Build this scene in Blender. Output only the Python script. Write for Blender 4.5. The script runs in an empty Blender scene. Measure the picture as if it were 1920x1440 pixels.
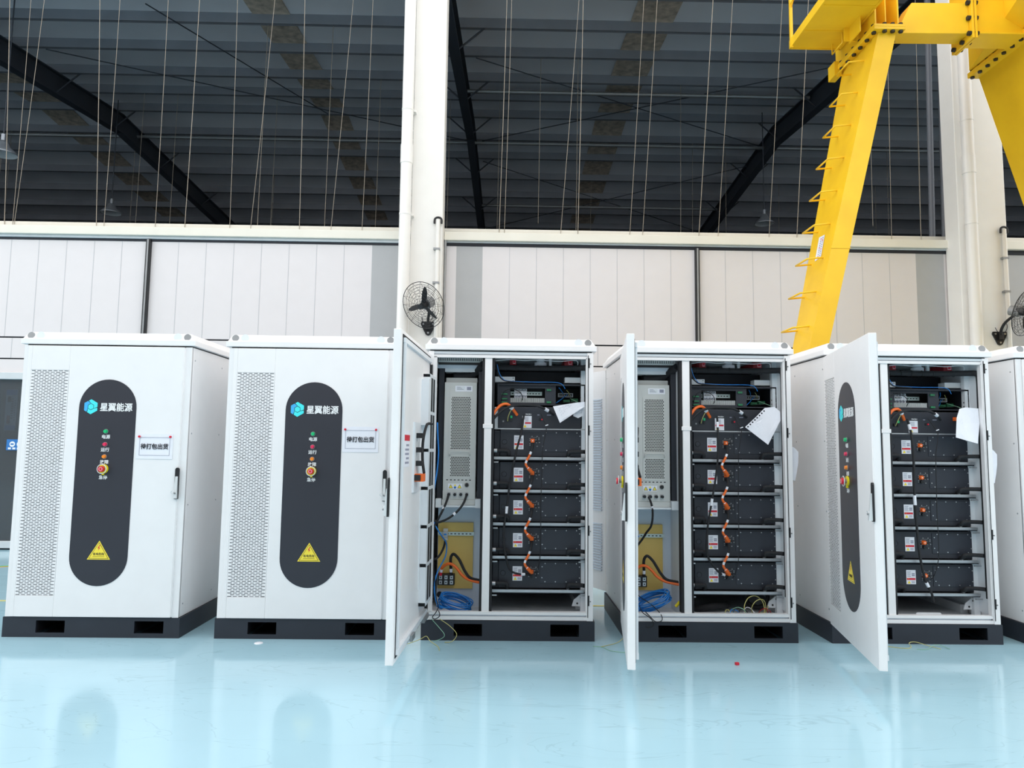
import bpy, bmesh, math, random
from mathutils import Vector, Matrix
random.seed(7)
S = bpy.context.scene
COL = S.collection

# ------------------------------------------------------------------ camera
cam_d = bpy.data.cameras.new('camera'); cam_d.sensor_width = 36.0; cam_d.lens = 1330.0/1920*36
cam_d.clip_start = 0.05; cam_d.clip_end = 300
cam = bpy.data.objects.new('camera', cam_d); COL.objects.link(cam); S.camera = cam
cam.rotation_mode = 'QUATERNION'
PITCH, YAW, ROLL = 0.0906, -0.0152, 0.0120
cam.location = (0, -5.0276, 1.3212)
cam.rotation_quaternion = (Matrix.Rotation(YAW, 3, 'Z') @ Matrix.Rotation(math.pi/2+PITCH, 3, 'X') @ Matrix.Rotation(ROLL, 3, 'Z')).to_quaternion()

# ------------------------------------------------------------------ world, sun, exposure
w = bpy.data.worlds.new('sky'); S.world = w; w.use_nodes = True
nt = w.node_tree; bg = nt.nodes['Background']
tc = nt.nodes.new('ShaderNodeTexCoord'); sep = nt.nodes.new('ShaderNodeSeparateXYZ')
rmp = nt.nodes.new('ShaderNodeValToRGB')
nt.links.new(tc.outputs['Generated'], sep.inputs[0]); nt.links.new(sep.outputs['Z'], rmp.inputs[0]); nt.links.new(rmp.outputs[0], bg.inputs[0])
rmp.color_ramp.elements[0].color = (1.0, 1.0, 1.0, 1); rmp.color_ramp.elements[1].color = (0.85, 0.85, 0.85, 1)
# sky made brighter to left and right, to light the cabinet sides
ab = nt.nodes.new('ShaderNodeMath'); ab.operation = 'ABSOLUTE'; nt.links.new(sep.outputs['X'], ab.inputs[0])
mrg = nt.nodes.new('ShaderNodeMapRange'); mrg.inputs[1].default_value = 0.2; mrg.inputs[2].default_value = 0.95; mrg.inputs[3].default_value = 1.25; mrg.inputs[4].default_value = 2.3
nt.links.new(ab.outputs[0], mrg.inputs[0]); nt.links.new(mrg.outputs[0], bg.inputs[1])
sd = bpy.data.lights.new('sun', 'SUN'); sd.energy = 0.15; sd.angle = math.radians(60); sd.color = (1.0, 0.985, 0.96)
sun = bpy.data.objects.new('sun', sd); COL.objects.link(sun); sun.location = (0, -10, 12)
sun.rotation_euler = Vector((0.10, 1.0, -0.95)).to_track_quat('-Z', 'Y').to_euler()
S.view_settings.view_transform = 'Standard'; S.view_settings.look = 'None'
S.view_settings.gamma = 1; S.view_settings.use_curve_mapping = False
S.view_settings.exposure = 0.39

# ------------------------------------------------------------------ materials
def srgb(r, g, b):
    f = lambda c: (c/255/12.92) if c/255 <= .04045 else ((c/255+.055)/1.055)**2.4
    return (f(r), f(g), f(b), 1)
def mat(name, rgb, rough=.5, metal=0, var=.04, scale=6, bump=0, spec=.5, coat=0):
    m = bpy.data.materials.new(name); m.use_nodes = True
    t = m.node_tree; p = t.nodes['Principled BSDF']
    p.inputs['Roughness'].default_value = rough; p.inputs['Metallic'].default_value = metal
    p.inputs['Specular IOR Level'].default_value = spec; p.inputs['Coat Weight'].default_value = coat
    c = srgb(*rgb)
    co = t.nodes.new('ShaderNodeTexCoord'); n = t.nodes.new('ShaderNodeTexNoise'); n.inputs['Scale'].default_value = scale
    n.inputs['Detail'].default_value = 4
    r = t.nodes.new('ShaderNodeValToRGB')
    r.color_ramp.elements[0].position = .3; r.color_ramp.elements[1].position = .7
    r.color_ramp.elements[0].color = tuple(x*(1-var) for x in c[:3])+(1,)
    r.color_ramp.elements[1].color = tuple(min(1, x*(1+var)) for x in c[:3])+(1,)
    t.links.new(co.outputs['Object'], n.inputs['Vector']); t.links.new(n.outputs['Fac'], r.inputs[0]); t.links.new(r.outputs[0], p.inputs['Base Color'])
    if bump:
        b = t.nodes.new('ShaderNodeBump'); b.inputs['Strength'].default_value = bump; b.inputs['Distance'].default_value = .01
        t.links.new(n.outputs['Fac'], b.inputs['Height']); t.links.new(b.outputs[0], p.inputs['Normal'])
    return m
M = {}
def defm(k, *a, **kw): M[k] = mat(k, *a, **kw)
defm('white_paint', (240, 239, 240), .38, var=.015)
defm('inner_white', (226, 231, 236), .45, var=.02)
defm('plinth', (40, 44, 54), .5, var=.08)
defm('dark_void', (18, 19, 21), .8)
defm('slot_back', (164, 166, 172), .9, var=.6, scale=30)
defm('pill', (46, 47, 56), .42, var=.03)
defm('logo_a', (70, 232, 236), .5, var=.02)
defm('logo_b', (64, 178, 236), .5, var=.02)
defm('letter_white', (242, 244, 246), .5, var=.01)
defm('black', (24, 25, 29), .5, var=.1)
defm('rubber', (30, 31, 35), .75, var=.15, scale=30)
defm('pack_black', (43, 46, 55), .5, var=.08)
defm('pack_plate', (46, 50, 60), .48, var=.05)
defm('steel', (188, 190, 194), .35, .7, var=.06, scale=20)
defm('zinc', (200, 214, 212), .4, .4, var=.06)
defm('galv', (150, 152, 154), .45, .6, var=.1)
defm('grey_box', (204, 206, 204), .45, var=.02)
defm('duct_grey', (206, 211, 211), .6, var=.03)
defm('bluegrey', (216, 227, 240), .5, var=.02)
defm('mount_yellow', (226, 194, 108), .42, .0, var=.06, scale=4)
defm('orange', (244, 112, 42), .45, var=.05)
defm('red', (216, 36, 58), .4, var=.05)
defm('dark_red', (150, 26, 36), .45, var=.05)
defm('green', (22, 190, 118), .35, var=.05)
defm('amber', (246, 140, 40), .35, var=.05)
defm('magenta_red', (226, 48, 92), .35, var=.05)
defm('yellow', (250, 226, 70), .45, var=.03)
defm('safety_yellow', (246, 226, 30), .4, var=.02)
defm('crane_yellow', (252, 200, 36), .45, var=.07, scale=3)
defm('bolt_black', (32, 32, 34), .5)
defm('paper', (236, 238, 246), .6, var=.015, scale=20)
defm('ink', (34, 34, 44), .6)
defm('faint_ink', (150, 152, 170), .6)
defm('blue', (34, 130, 214), .4, var=.12, scale=30)
defm('sign_blue', (40, 118, 190), .5)
defm('wire_green', (140, 186, 160), .5)
defm('wire_yellow', (200, 194, 122), .5)
defm('pcb_green', (40, 120, 80), .5, var=.2, scale=40)
defm('wall_white', (224, 219, 220), .5, var=.01)
defm('wall_grey', (176, 177, 179), .55, var=.02)
defm('seam', (190, 190, 194), .6)
defm('cream', (232, 228, 216), .5, var=.03, scale=3)
defm('dark_gap', (36, 38, 46), .7)
defm('column_white', (240, 237, 232), .5, var=.015)
defm('pvc', (240, 237, 233), .35, var=.015)
defm('roof_sheet', (220, 222, 230), .7, var=.06, scale=.6)
defm('purlin', (128, 131, 140), .6, var=.08, scale=2)
defm('rafter', (56, 62, 72), .6, var=.08, scale=2)
defm('pipe_dark', (104, 108, 116), .5)
defm('roof_pipe', (150, 154, 158), .4, .5)
defm('skylight', (186, 172, 158), .7, var=.35, scale=7)
defm('wire', (160, 150, 136), .5, .3, var=.15)
defm('lamp_grey', (150, 156, 164), .35, .6)
defm('blocker_wall', (168, 168, 166), .7)
defm('hall_wall', (34, 37, 42), .8)
defm('hall_floor', (58, 60, 64), .5)
defm('frame_grey', (206, 212, 216), .45)
defm('poster_dim', (150, 166, 184), .6, var=.25, scale=9)
defm('line_yellow', (214, 206, 120), .5)
defm('line_green', (70, 200, 90), .5)
defm('line_orange', (240, 150, 60), .5)
defm('clear', (226, 230, 232), .15, var=.01)
defm('lever', (226, 230, 232), .3, .2)

def glass_mat():
    m = bpy.data.materials.new('dark_glass'); m.use_nodes = True; t = m.node_tree
    for n in list(t.nodes): t.nodes.remove(n)
    o = t.nodes.new('ShaderNodeOutputMaterial'); mx = t.nodes.new('ShaderNodeMixShader')
    a = t.nodes.new('ShaderNodeBsdfTransparent'); a.inputs[0].default_value = (.55, .6, .64, 1)
    b = t.nodes.new('ShaderNodeBsdfGlossy'); b.inputs['Roughness'].default_value = .03
    fr = t.nodes.new('ShaderNodeFresnel'); fr.inputs[0].default_value = 1.45
    df = t.nodes.new('ShaderNodeBsdfDiffuse'); df.inputs[0].default_value = (.42, .46, .5, 1)      # grey mixed in to stand for reflected brightness on the panes
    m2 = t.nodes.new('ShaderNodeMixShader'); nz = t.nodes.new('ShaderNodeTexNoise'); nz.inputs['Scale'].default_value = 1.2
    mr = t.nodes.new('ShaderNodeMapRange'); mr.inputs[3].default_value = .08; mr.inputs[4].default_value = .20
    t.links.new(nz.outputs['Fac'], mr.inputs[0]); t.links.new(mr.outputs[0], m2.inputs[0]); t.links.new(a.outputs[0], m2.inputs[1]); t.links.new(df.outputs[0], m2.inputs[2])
    t.links.new(fr.outputs[0], mx.inputs[0]); t.links.new(m2.outputs[0], mx.inputs[1]); t.links.new(b.outputs[0], mx.inputs[2]); t.links.new(mx.outputs[0], o.inputs[0])
    return m
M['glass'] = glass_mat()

def floor_mat():
    m = mat('epoxy_floor', (170, 209, 224), .16, var=.05, scale=.8, coat=.0, spec=.6)
    t = m.node_tree; p = t.nodes['Principled BSDF']
    co = t.nodes.new('ShaderNodeTexCoord')
    n = t.nodes.new('ShaderNodeTexNoise'); n.inputs['Scale'].default_value = 2.2; n.inputs['Detail'].default_value = 8
    mp = t.nodes.new('ShaderNodeMapping'); mp.inputs['Scale'].default_value = (1.0, 3.0, 1)
    r = t.nodes.new('ShaderNodeMapRange'); r.inputs[1].default_value = .3; r.inputs[2].default_value = .7; r.inputs[3].default_value = .06; r.inputs[4].default_value = .17
    t.links.new(co.outputs['Object'], mp.inputs[0]); t.links.new(mp.outputs[0], n.inputs['Vector']); t.links.new(n.outputs['Fac'], r.inputs[0]); t.links.new(r.outputs[0], p.inputs['Roughness'])
    # long fine scratches and dark specks of the worn coating
    wv = t.nodes.new('ShaderNodeTexNoise'); wv.inputs['Scale'].default_value = 1.3; wv.inputs['Detail'].default_value = 3; wv.inputs['Distortion'].default_value = 1.6
    mp2 = t.nodes.new('ShaderNodeMapping'); mp2.inputs['Scale'].default_value = (.8, 2.6, 1); mp2.inputs['Rotation'].default_value = (0, 0, .5)
    t.links.new(co.outputs['Object'], mp2.inputs[0]); t.links.new(mp2.outputs[0], wv.inputs['Vector'])
    rr = t.nodes.new('ShaderNodeValToRGB'); e = rr.color_ramp.elements
    e[0].position = .492; e[0].color = (0, 0, 0, 1); e[1].position = .508; e[1].color = (0, 0, 0, 1)
    k = e.new(.5); k.color = (1, 1, 1, 1)
    t.links.new(wv.outputs['Fac'], rr.inputs[0])
    vo = t.nodes.new('ShaderNodeTexVoronoi'); vo.inputs['Scale'].default_value = 2.4
    lt = t.nodes.new('ShaderNodeMath'); lt.operation = 'LESS_THAN'; lt.inputs[1].default_value = .018
    t.links.new(co.outputs['Object'], vo.inputs['Vector']); t.links.new(vo.outputs['Distance'], lt.inputs[0])
    ad = t.nodes.new('ShaderNodeMath'); ad.operation = 'MULTIPLY'; ad.inputs[1].default_value = .22
    t.links.new(rr.outputs[0], ad.inputs[0])
    mx2 = t.nodes.new('ShaderNodeMath'); mx2.operation = 'MULTIPLY'; mx2.inputs[1].default_value = .45
    t.links.new(lt.outputs[0], mx2.inputs[0])
    s = t.nodes.new('ShaderNodeMath'); s.operation = 'MAXIMUM'
    t.links.new(ad.outputs[0], s.inputs[0]); t.links.new(mx2.outputs[0], s.inputs[1])
    mixc = t.nodes.new('ShaderNodeMix'); mixc.data_type = 'RGBA'
    old = p.inputs['Base Color'].links[0].from_socket
    t.links.new(s.outputs[0], mixc.inputs[0]); t.links.new(old, mixc.inputs[6]); mixc.inputs[7].default_value = srgb(110, 140, 155)
    t.links.new(mixc.outputs[2], p.inputs['Base Color'])
    return m
M['floor'] = floor_mat()

# ------------------------------------------------------------------ mesh builder
def spline(pts, k=6):
    P = [Vector(p) for p in pts]
    if len(P) < 3: return P
    out = []
    for i in range(len(P)-1):
        a = P[max(i-1, 0)]; b = P[i]; c = P[i+1]; d = P[min(i+2, len(P)-1)]
        for j in range(k):
            t = j/k
            out.append(.5*((2*b)+(c-a)*t+(2*a-5*b+4*c-d)*t*t+(3*b-3*c+d-a)*t**3))
    out.append(P[-1]); return out
class MB:
    def __init__(s): s.v = []; s.f = []; s.m = []; s.s = []; s.mats = []
    def mi(s, k):
        if k not in s.mats: s.mats.append(k)
        return s.mats.index(k)
    def add(s, vs, fs, k, smooth=False):
        o = len(s.v); s.v += [tuple(v) for v in vs]; i = s.mi(k)
        for f in fs: s.f.append([o+a for a in f]); s.m.append(i); s.s.append(smooth)
        return s
    def box(s, x0, y0, z0, x1, y1, z1, k):
        x0, x1 = sorted((x0, x1)); y0, y1 = sorted((y0, y1)); z0, z1 = sorted((z0, z1))
        vs = [(x0,y0,z0),(x1,y0,z0),(x1,y1,z0),(x0,y1,z0),(x0,y0,z1),(x1,y0,z1),(x1,y1,z1),(x0,y1,z1)]
        return s.add(vs, [(0,3,2,1),(4,5,6,7),(0,1,5,4),(1,2,6,5),(2,3,7,6),(3,0,4,7)], k)
    def hexa(s, a, b, k):           # two 4-point rings
        vs = list(a)+list(b)
        return s.add(vs, [(3,2,1,0),(4,5,6,7),(0,1,5,4),(1,2,6,5),(2,3,7,6),(3,0,4,7)], k)
    def quad(s, a, b, c, d, k): return s.add([a,b,c,d], [(0,1,2,3)], k)
    def plate(s, poly, y0, y1, k):  # polygon in xz extruded along y; y0 = front
        n = len(poly)
        ar = sum(poly[i][0]*poly[(i+1)%n][1]-poly[(i+1)%n][0]*poly[i][1] for i in range(n))
        if ar < 0: poly = poly[::-1]
        vs = [(x,y0,z) for x,z in poly]+[(x,y1,z) for x,z in poly]
        fs = [tuple(range(n)), tuple(range(2*n-1, n-1, -1))]+[((i+1)%n, i, n+i, n+(i+1)%n) for i in range(n)]
        return s.add(vs, fs, k)
    def cyl(s, p, q, r, k, n=16, r2=None, cap=True):
        p = Vector(p); q = Vector(q); r2 = r if r2 is None else r2
        d = (q-p).normalized(); u = d.orthogonal().normalized(); v = d.cross(u)
        vs = []
        for c, rr in ((p, r), (q, r2)):
            vs += [c+rr*(math.cos(2*math.pi*i/n)*u+math.sin(2*math.pi*i/n)*v) for i in range(n)]
        s.add(vs, [(i, (i+1)%n, n+(i+1)%n, n+i) for i in range(n)], k, True)
        if cap:
            s.add(vs[:n], [tuple(range(n-1, -1, -1))], k); s.add(vs[n:], [tuple(range(n))], k)
        return s
    def tube(s, pts, r, k, n=8, smooth=6, cap=True):
        P = spline(pts, smooth) if smooth else [Vector(p) for p in pts]
        vs = []; u = None
        for i, p in enumerate(P):
            d = (P[min(i+1, len(P)-1)]-P[max(i-1, 0)])
            d = d.normalized() if d.length > 1e-9 else Vector((0,0,1))
            u = d.orthogonal().normalized() if u is None else (u-d*u.dot(d)).normalized()
            v = d.cross(u)
            vs += [p+r*(math.cos(2*math.pi*j/n)*u+math.sin(2*math.pi*j/n)*v) for j in range(n)]
        fs = [(i*n+j, i*n+(j+1)%n, (i+1)*n+(j+1)%n, (i+1)*n+j) for i in range(len(P)-1) for j in range(n)]
        s.add(vs, fs, k, True)
        if cap: s.add(vs[:n], [tuple(range(n-1,-1,-1))], k); s.add(vs[-n:], [tuple(range(n))], k)
        return s
    def torus(s, c, nrm, R, r, k, n=40, m=6):
        c = Vector(c); d = Vector(nrm).normalized(); u = d.orthogonal().normalized(); v = d.cross(u)
        pts = [c+R*(math.cos(2*math.pi*i/n)*u+math.sin(2*math.pi*i/n)*v) for i in range(n+1)]
        return s.tube(pts, r, k, m, 0, False)
    def lathe(s, c, prof, k, n=24, axis=(0,0,1)):
        c = Vector(c); d = Vector(axis).normalized(); u = d.orthogonal().normalized(); v = d.cross(u); vs = []
        for r, h in prof: vs += [c+d*h+r*(math.cos(2*math.pi*j/n)*u+math.sin(2*math.pi*j/n)*v) for j in range(n)]
        return s.add(vs, [(i*n+j, i*n+(j+1)%n, (i+1)*n+(j+1)%n, (i+1)*n+j) for i in range(len(prof)-1) for j in range(n)], k, True)
    def text(s, txt, size, x, y, z, k, bold=0, th=.0006, sx=1.0, centre=True, mtx=None):
        """lettering facing -y, its middle at x, z"""
        cu = bpy.data.curves.new('t', 'FONT'); cu.body = txt; cu.size = size; cu.offset = bold; cu.extrude = th
        cu.align_x = 'CENTER' if centre else 'LEFT'; cu.resolution_u = 2
        ob = bpy.data.objects.new('t', cu); COL.objects.link(ob)
        dg = bpy.context.evaluated_depsgraph_get(); me = bpy.data.meshes.new_from_object(ob.evaluated_get(dg))
        zs = [v.co.y for v in me.vertices]; zm = (max(zs)+min(zs))/2 if zs else 0
        vs = [Vector((x+v.co.x*sx, y-v.co.z, z+v.co.y-zm)) for v in me.vertices]
        if mtx: vs = [mtx @ v for v in vs]
        s.add(vs, [tuple(p.vertices) for p in me.polygons], k)
        bpy.data.objects.remove(ob); bpy.data.curves.remove(cu); bpy.data.meshes.remove(me)
        return s
    def build(s, name, parent=None, bevel=0, label=None):
        me = bpy.data.meshes.new(name); me.from_pydata(s.v, [], s.f); me.validate(verbose=False)
        for k in s.mats: me.materials.append(M[k])
        if len(me.polygons) == len(s.m):
            me.polygons.foreach_set('material_index', s.m); me.polygons.foreach_set('use_smooth', s.s)
        me.update()
        o = bpy.data.objects.new(name, me); COL.objects.link(o)
        if parent: o.parent = parent
        if bevel:
            b = o.modifiers.new('bevel', 'BEVEL'); b.width = bevel; b.segments = 2; b.limit_method = 'ANGLE'; b.angle_limit = math.radians(50)
        if label: o['label'] = label
        return o
def tag(o, label, cat, group=None):
    o['label'] = label; o['category'] = cat
    if group: o['group'] = group
    return o
def struct(o): o['kind'] = 'structure'; return o
def empty(name, loc, label, cat, group=None):
    o = bpy.data.objects.new(name, None); o.empty_display_size = .1; o.location = loc; COL.objects.link(o)
    return tag(o, label, cat, group)
KIDS = {}
def copy_tree(o, parent=None):
    c = o.copy(); COL.objects.link(c); c.parent = parent
    for ch in [k for k in bpy.data.objects if k.parent == o]: copy_tree(ch, c)
    return c
ORD = ['first','second','third','fourth','fifth','sixth','seventh','eighth','ninth','tenth','eleventh','twelfth','thirteenth','fourteenth','fifteenth']

# ================================================================== THE PLACE
b = MB(); b.quad((-40,-40,0),(40,-40,0),(40,4.0,0),(-40,4.0,0),'floor'); b.quad((-30,4.0,0),(30,4.0,0),(30,30,0),(-30,30,0),'hall_floor')
struct(b.build('floor'))

# partition wall between this yard and the dark hall
YW = 4.0
b = MB()
def wall_seg(x0, x1, z0, z1, k): b.box(x0, YW, z0, x1, YW+.1, z1, k)
WX0, WX1 = -9.0, 9.5
wall_seg(-4.54, -1.696, 2.665, 3.94, 'wall_white'); wall_seg(-9, -4.575, 2.665, 3.94, 'wall_white')
wall_seg(-1.696, -1.30, 2.665, 3.94, 'wall_grey'); wall_seg(-1.30, -.605, 2.665, 3.94, 'wall_white')
wall_seg(-.605, -.265, 2.665, 3.94, 'wall_grey'); wall_seg(-.265, 2.51, 2.665, 3.94, 'wall_white'); wall_seg(2.54, 5.41, 2.665, 3.94, 'wall_white')
wall_seg(5.41, 5.78, 2.665, 3.94, 'wall_grey'); wall_seg(5.78, 6.6, 2.665, 3.94, 'wall_white'); wall_seg(6.6, 7.1, 2.665, 3.94, 'wall_grey'); wall_seg(7.1, 9.5, 2.665, 3.94, 'wall_white')
b.box(-9, YW+.03, 0, 9.5, YW+.12, .1, 'dark_gap')
for x0, x1 in ((-9, 9.5),):
    b.box(x0, YW+.02, 2.645, x1, YW+.1, 2.665, 'dark_gap'); b.box(x0, YW, 2.39, x1, YW+.1, 2.645, 'wall_white'); b.box(x0, YW+.02, 2.372, x1, YW+.1, 2.39, 'dark_gap')
b.box(-4.575, YW+.04, 2.665, -4.54, YW+.1, 3.94, 'dark_gap'); b.box(2.51, YW+.04, 2.665, 2.54, YW+.1, 3.94, 'dark_gap')
b.box(-5.45, YW, 0, 9.5, YW+.1, 2.372, 'wall_white'); b.box(-9, YW, 2.20, -5.45, YW+.1, 2.372, 'wall_white')
xs = [-4.2-.353*i for i in range(1, 14)]+[-4.154+.353*i for i in range(0, 7)]
for x in [-5.0-.353*i+.09 for i in range(11)]+[-4.186+.355*i for i in range(7)]+[.086+.35*i for i in range(7)]+[2.9+.36*i for i in range(7)]:
    b.box(x-.003, YW-.002, 2.665, x+.003, YW, 3.94, 'seam')
    b.box(x+.1-.003, YW-.002, 2.39, x+.1+.003, YW, 2.645, 'seam')
struct(b.build('wall_back'))
struct(MB().box(-40,-12.3,0,40,-12,6.5,'blocker_wall').build('wall_light_blocker'))  # added unseen wall behind the camera, blocks low light to fronts and far roof
# rails on top of the partition
b = MB(); b.box(-9, 3.93, 3.99, -1.24, 4.13, 4.10, 'cream'); b.box(-9, 3.97, 3.955, -1.24, 4.1, 3.99, 'frame_grey'); b.box(-9, 3.99, 3.925, -1.24, 4.1, 3.955, 'dark_gap')
b.box(-.76, 3.93, 3.99, 5.93, 4.13, 4.10, 'cream'); b.box(-.76, 3.97, 3.97, 5.93, 4.1, 3.99, 'frame_grey'); b.box(-.76, 3.99, 3.93, 5.93, 4.1, 3.97, 'dark_gap')
b.box(6.45, 3.93, 3.99, 9.5, 4.13, 4.10, 'cream'); b.box(6.45, 3.99, 3.93, 9.5, 4.1, 3.99, 'dark_gap')
struct(b.build('trim_1', bevel=.006))
b = MB(); b.box(-9, 4.22, 4.185, 9.5, 4.27, 4.235, 'cream')
struct(b.build('trim_2', bevel=.004))
# mullions of the upper panels
for i, x in enumerate((-4.557, 2.525)):
    o = MB().box(x-.028, 3.955, 2.665, x-.012, 4.06, 3.94, 'black').box(x-.010, 3.945, 2.665, x+.010, 4.06, 3.94, 'galv').box(x+.012, 3.955, 2.665, x+.028, 4.06, 3.94, 'black').build('panel_mullion')
    tag(o, ('slim dark vertical mullion between white wall panels above leftmost cabinet', 'slim dark vertical mullion between white wall panels above edge-on open cabinet')[i], 'mullion', 'mullions of the upper wall panels')
# glazed front left of the first cabinet
b = MB(); b.box(-9, 3.96, 2.115, -5.45, 4.06, 2.20, 'frame_grey'); b.box(-9, 3.97, .02, -5.45, 4.06, .105, 'frame_grey'); b.box(-5.55, 3.96, .02, -5.45, 4.06, 2.2, 'frame_grey'); b.box(-7.2, 3.97, .1, -7.12, 4.06, 2.12, 'frame_grey')
win = struct(b.build('window_1', bevel=.004))
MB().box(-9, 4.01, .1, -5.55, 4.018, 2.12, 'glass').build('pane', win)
b = MB().box(-6.262, 4.03, 1.47, -6.118, 4.036, 1.99, 'poster_dim').box(-6.256, 4.027, 1.92, -6.124, 4.03, 1.985, 'sign_blue').box(-6.256, 4.027, 1.475, -6.124, 4.03, 1.535, 'sign_blue')
for i in range(9): b.box(-6.19, 4.027, 1.62+i*.03, -6.165, 4.03, 1.635+i*.03, 'ink').box(-6.15, 4.027, 1.60+i*.03, -6.135, 4.03, 1.612+i*.03, 'ink')
b.box(-6.235, 4.027, 1.56, -6.20, 4.03, 1.66, 'dark_red').box(-6.235, 4.027, 1.83, -6.20, 4.03, 1.90, 'ink')
tag(b.build('poster'), 'dim tall poster behind dark glass left of leftmost cabinet', 'poster')
b = MB().box(-6.19, 3.995, 1.225, -5.93, 4.003, 1.36, 'sign_blue')
for cx_ in (-6.115, -6.025):
    b.cyl((cx_, 3.994, 1.30), (cx_, 3.990, 1.30), .034, 'letter_white', 20); b.box(cx_-.018, 3.987, 1.292, cx_+.018, 3.990, 1.31, 'sign_blue')
for i in range(4): b.box(-6.165+i*.055, 3.992, 1.235, -6.13+i*.055, 3.995, 1.258, 'letter_white')
tag(b.build('blue_sign'), 'small blue sign stuck on dark glass left of leftmost cabinet', 'sign')

# columns, pipes
def column(x0, x1, label):
    return tag(MB().box(x0, 3.7, 0, x1, 3.98, 9.2, 'column_white').build('column', bevel=.01), label, 'column', 'white building columns')
column(-1.165, -.765, 'white square building column behind the left fan'); column(5.80, 6.42, 'white square building column behind right fan, partly hidden by yellow crane')
def drain(x, label):
    t = empty('drain_pipe', (x, 3.6, 0), label, 'pipe', 'white drain pipes')
    MB().cyl((0,0,0),(0,0,9.0),.072,'pvc',24).build('pipe', t)
    MB().cyl((0,0,4.86),(0,0,5.10),.078,'pvc',24).build('coupling', t)
    for z in (4.20, 5.55): MB().cyl((0,0,z),(0,0,z+.02),.0755,'pvc',24).box(.03,.02,z,.1,.1,z+.02,'pvc').build('pipe_clamp', t)
    return t
drain(-1.225, 'white drain pipe running up left side of the column behind left fan'); drain(5.90, 'white drain pipe on the right column behind the yellow crane')
def conduit(x, y, label):
    t = empty('cable_conduit', (x, y, 0), label, 'conduit', 'cable conduits on the columns')
    MB().cyl((0,0,1.5),(0,0,4.17),.026,'column_white',16).build('pipe', t)
    MB().tube([(-.045,.0,4.12),(-.04,0,4.18),(0,0,4.2),(.04,0,4.18),(.045,0,4.12)],.013,'black',8).build('cable_bend', t)
    for z in (3.35, 3.78): MB().box(-.05,-.028,z,.03,.02,z+.025,'galv').build('clip', t)
conduit(-.82, 3.67, 'white cable conduit up right edge of column behind left fan'); conduit(6.36, 3.67, 'white cable conduit up the right column behind right fan')
tag(MB().cyl((-.745,3.95,1.5),(-.745,3.95,4.1),.016,'galv',12).build('steel_conduit'), 'thin grey steel conduit right of the column behind left fan', 'conduit')
for i, x in enumerate((5.90, 6.07)):
    tag(MB().cyl((x-.01,4.4,4.1),(x+.09,4.4,9.0),.038,'pipe_dark',14).build('grey_pipe'), ('left one of two grey vertical pipes beside the right column', 'right one of two grey vertical pipes beside the right column')[i], 'pipe', 'grey vertical pipes')

# hall roof: two slopes, purlins, rafters, skylights
def zr(y): return 8.62+.1*y if y < 12.5 else 9.87-.09*(y-12.5)
b = MB()
prof = [(4.0, zr(4.0)), (12.5, 9.87), (26, zr(26))]
for (a, za), (c, zc) in zip(prof, prof[1:]): b.hexa([(-26,a,za),(26,a,za),(26,a,za+.08),(-26,a,za+.08)], [(-26,c,zc),(26,c,zc),(26,c,zc+.08),(-26,c,zc+.08)], 'roof_sheet')
struct(b.build('ceiling'))
struct(MB().box(-26,26,0,26,26.2,9.2,'hall_wall').build('wall_far')); struct(MB().box(-26.2,4,0,-26,26,9.6,'hall_wall').build('wall_left')); struct(MB().box(26,4,0,26.2,26,9.6,'hall_wall').build('wall_right'))
struct(MB().box(-26,4.0,0,-9,4.1,4.1,'wall_white').box(9.5,4.0,0,26,4.1,4.1,'wall_white').build('wall_front'))
for i, y in enumerate((5.3, 6.5, 7.65, 8.80, 10.03, 11.08, 12.2, 13.4, 14.41, 15.65, 16.89, 18.07, 19.29, 20.5, 21.8)):
    z = zr(y)
    o = MB().box(-25.9, y, z-.20, 25.9, y+.012, z-.005, 'purlin').box(-25.9, y-.002, z-.20, 25.9, y+.07, z-.187, 'purlin').build('roof_purlin')
    tag(o, 'long grey roof purlin in the dark hall, %s back from the opening' % ORD[i], 'purlin', 'roof purlins of the dark hall')
RAFT = [(-10.15, -9.2, 'left'), (-1.02, -.62, 'middle'), (6.98, 7.0, 'right')]
for xa, xb, wd in RAFT:
    b = MB()
    for ya, yb in ((4.3, 12.5), (12.5, 25.9)):
        f = lambda y: xa+(xb-xa)*(y-4.3)/21.6
        for (x0, x1, h0, h1) in ((-.10, .10, .66, .69), (-.012, .012, .2, .68), (-.1, .1, .2, .225)):
            b.hexa([(f(ya)+x0,ya,zr(ya)-h1),(f(ya)+x1,ya,zr(ya)-h1),(f(ya)+x1,ya,zr(ya)-h0),(f(ya)+x0,ya,zr(ya)-h0)],
                   [(f(yb)+x0,yb,zr(yb)-h1),(f(yb)+x1,yb,zr(yb)-h1),(f(yb)+x1,yb,zr(yb)-h0),(f(yb)+x0,yb,zr(yb)-h0)], 'rafter')
    t = b.build('roof_rafter'); tag(t, '%s dark steel rafter running back under the hall roof' % wd, 'rafter', 'dark rafters of the hall roof')
    for y in (7.65, 10.03, 12.2, 14.41, 16.89):
        for sg in (-1, 1):
            MB().tube([(f(y)+sg*.02, y+.03, zr(y)-.66), (f(y)+sg*.55, y+.03, zr(y)-.19)], .018, 'rafter', 6, 0).build('fly_brace', t)
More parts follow.
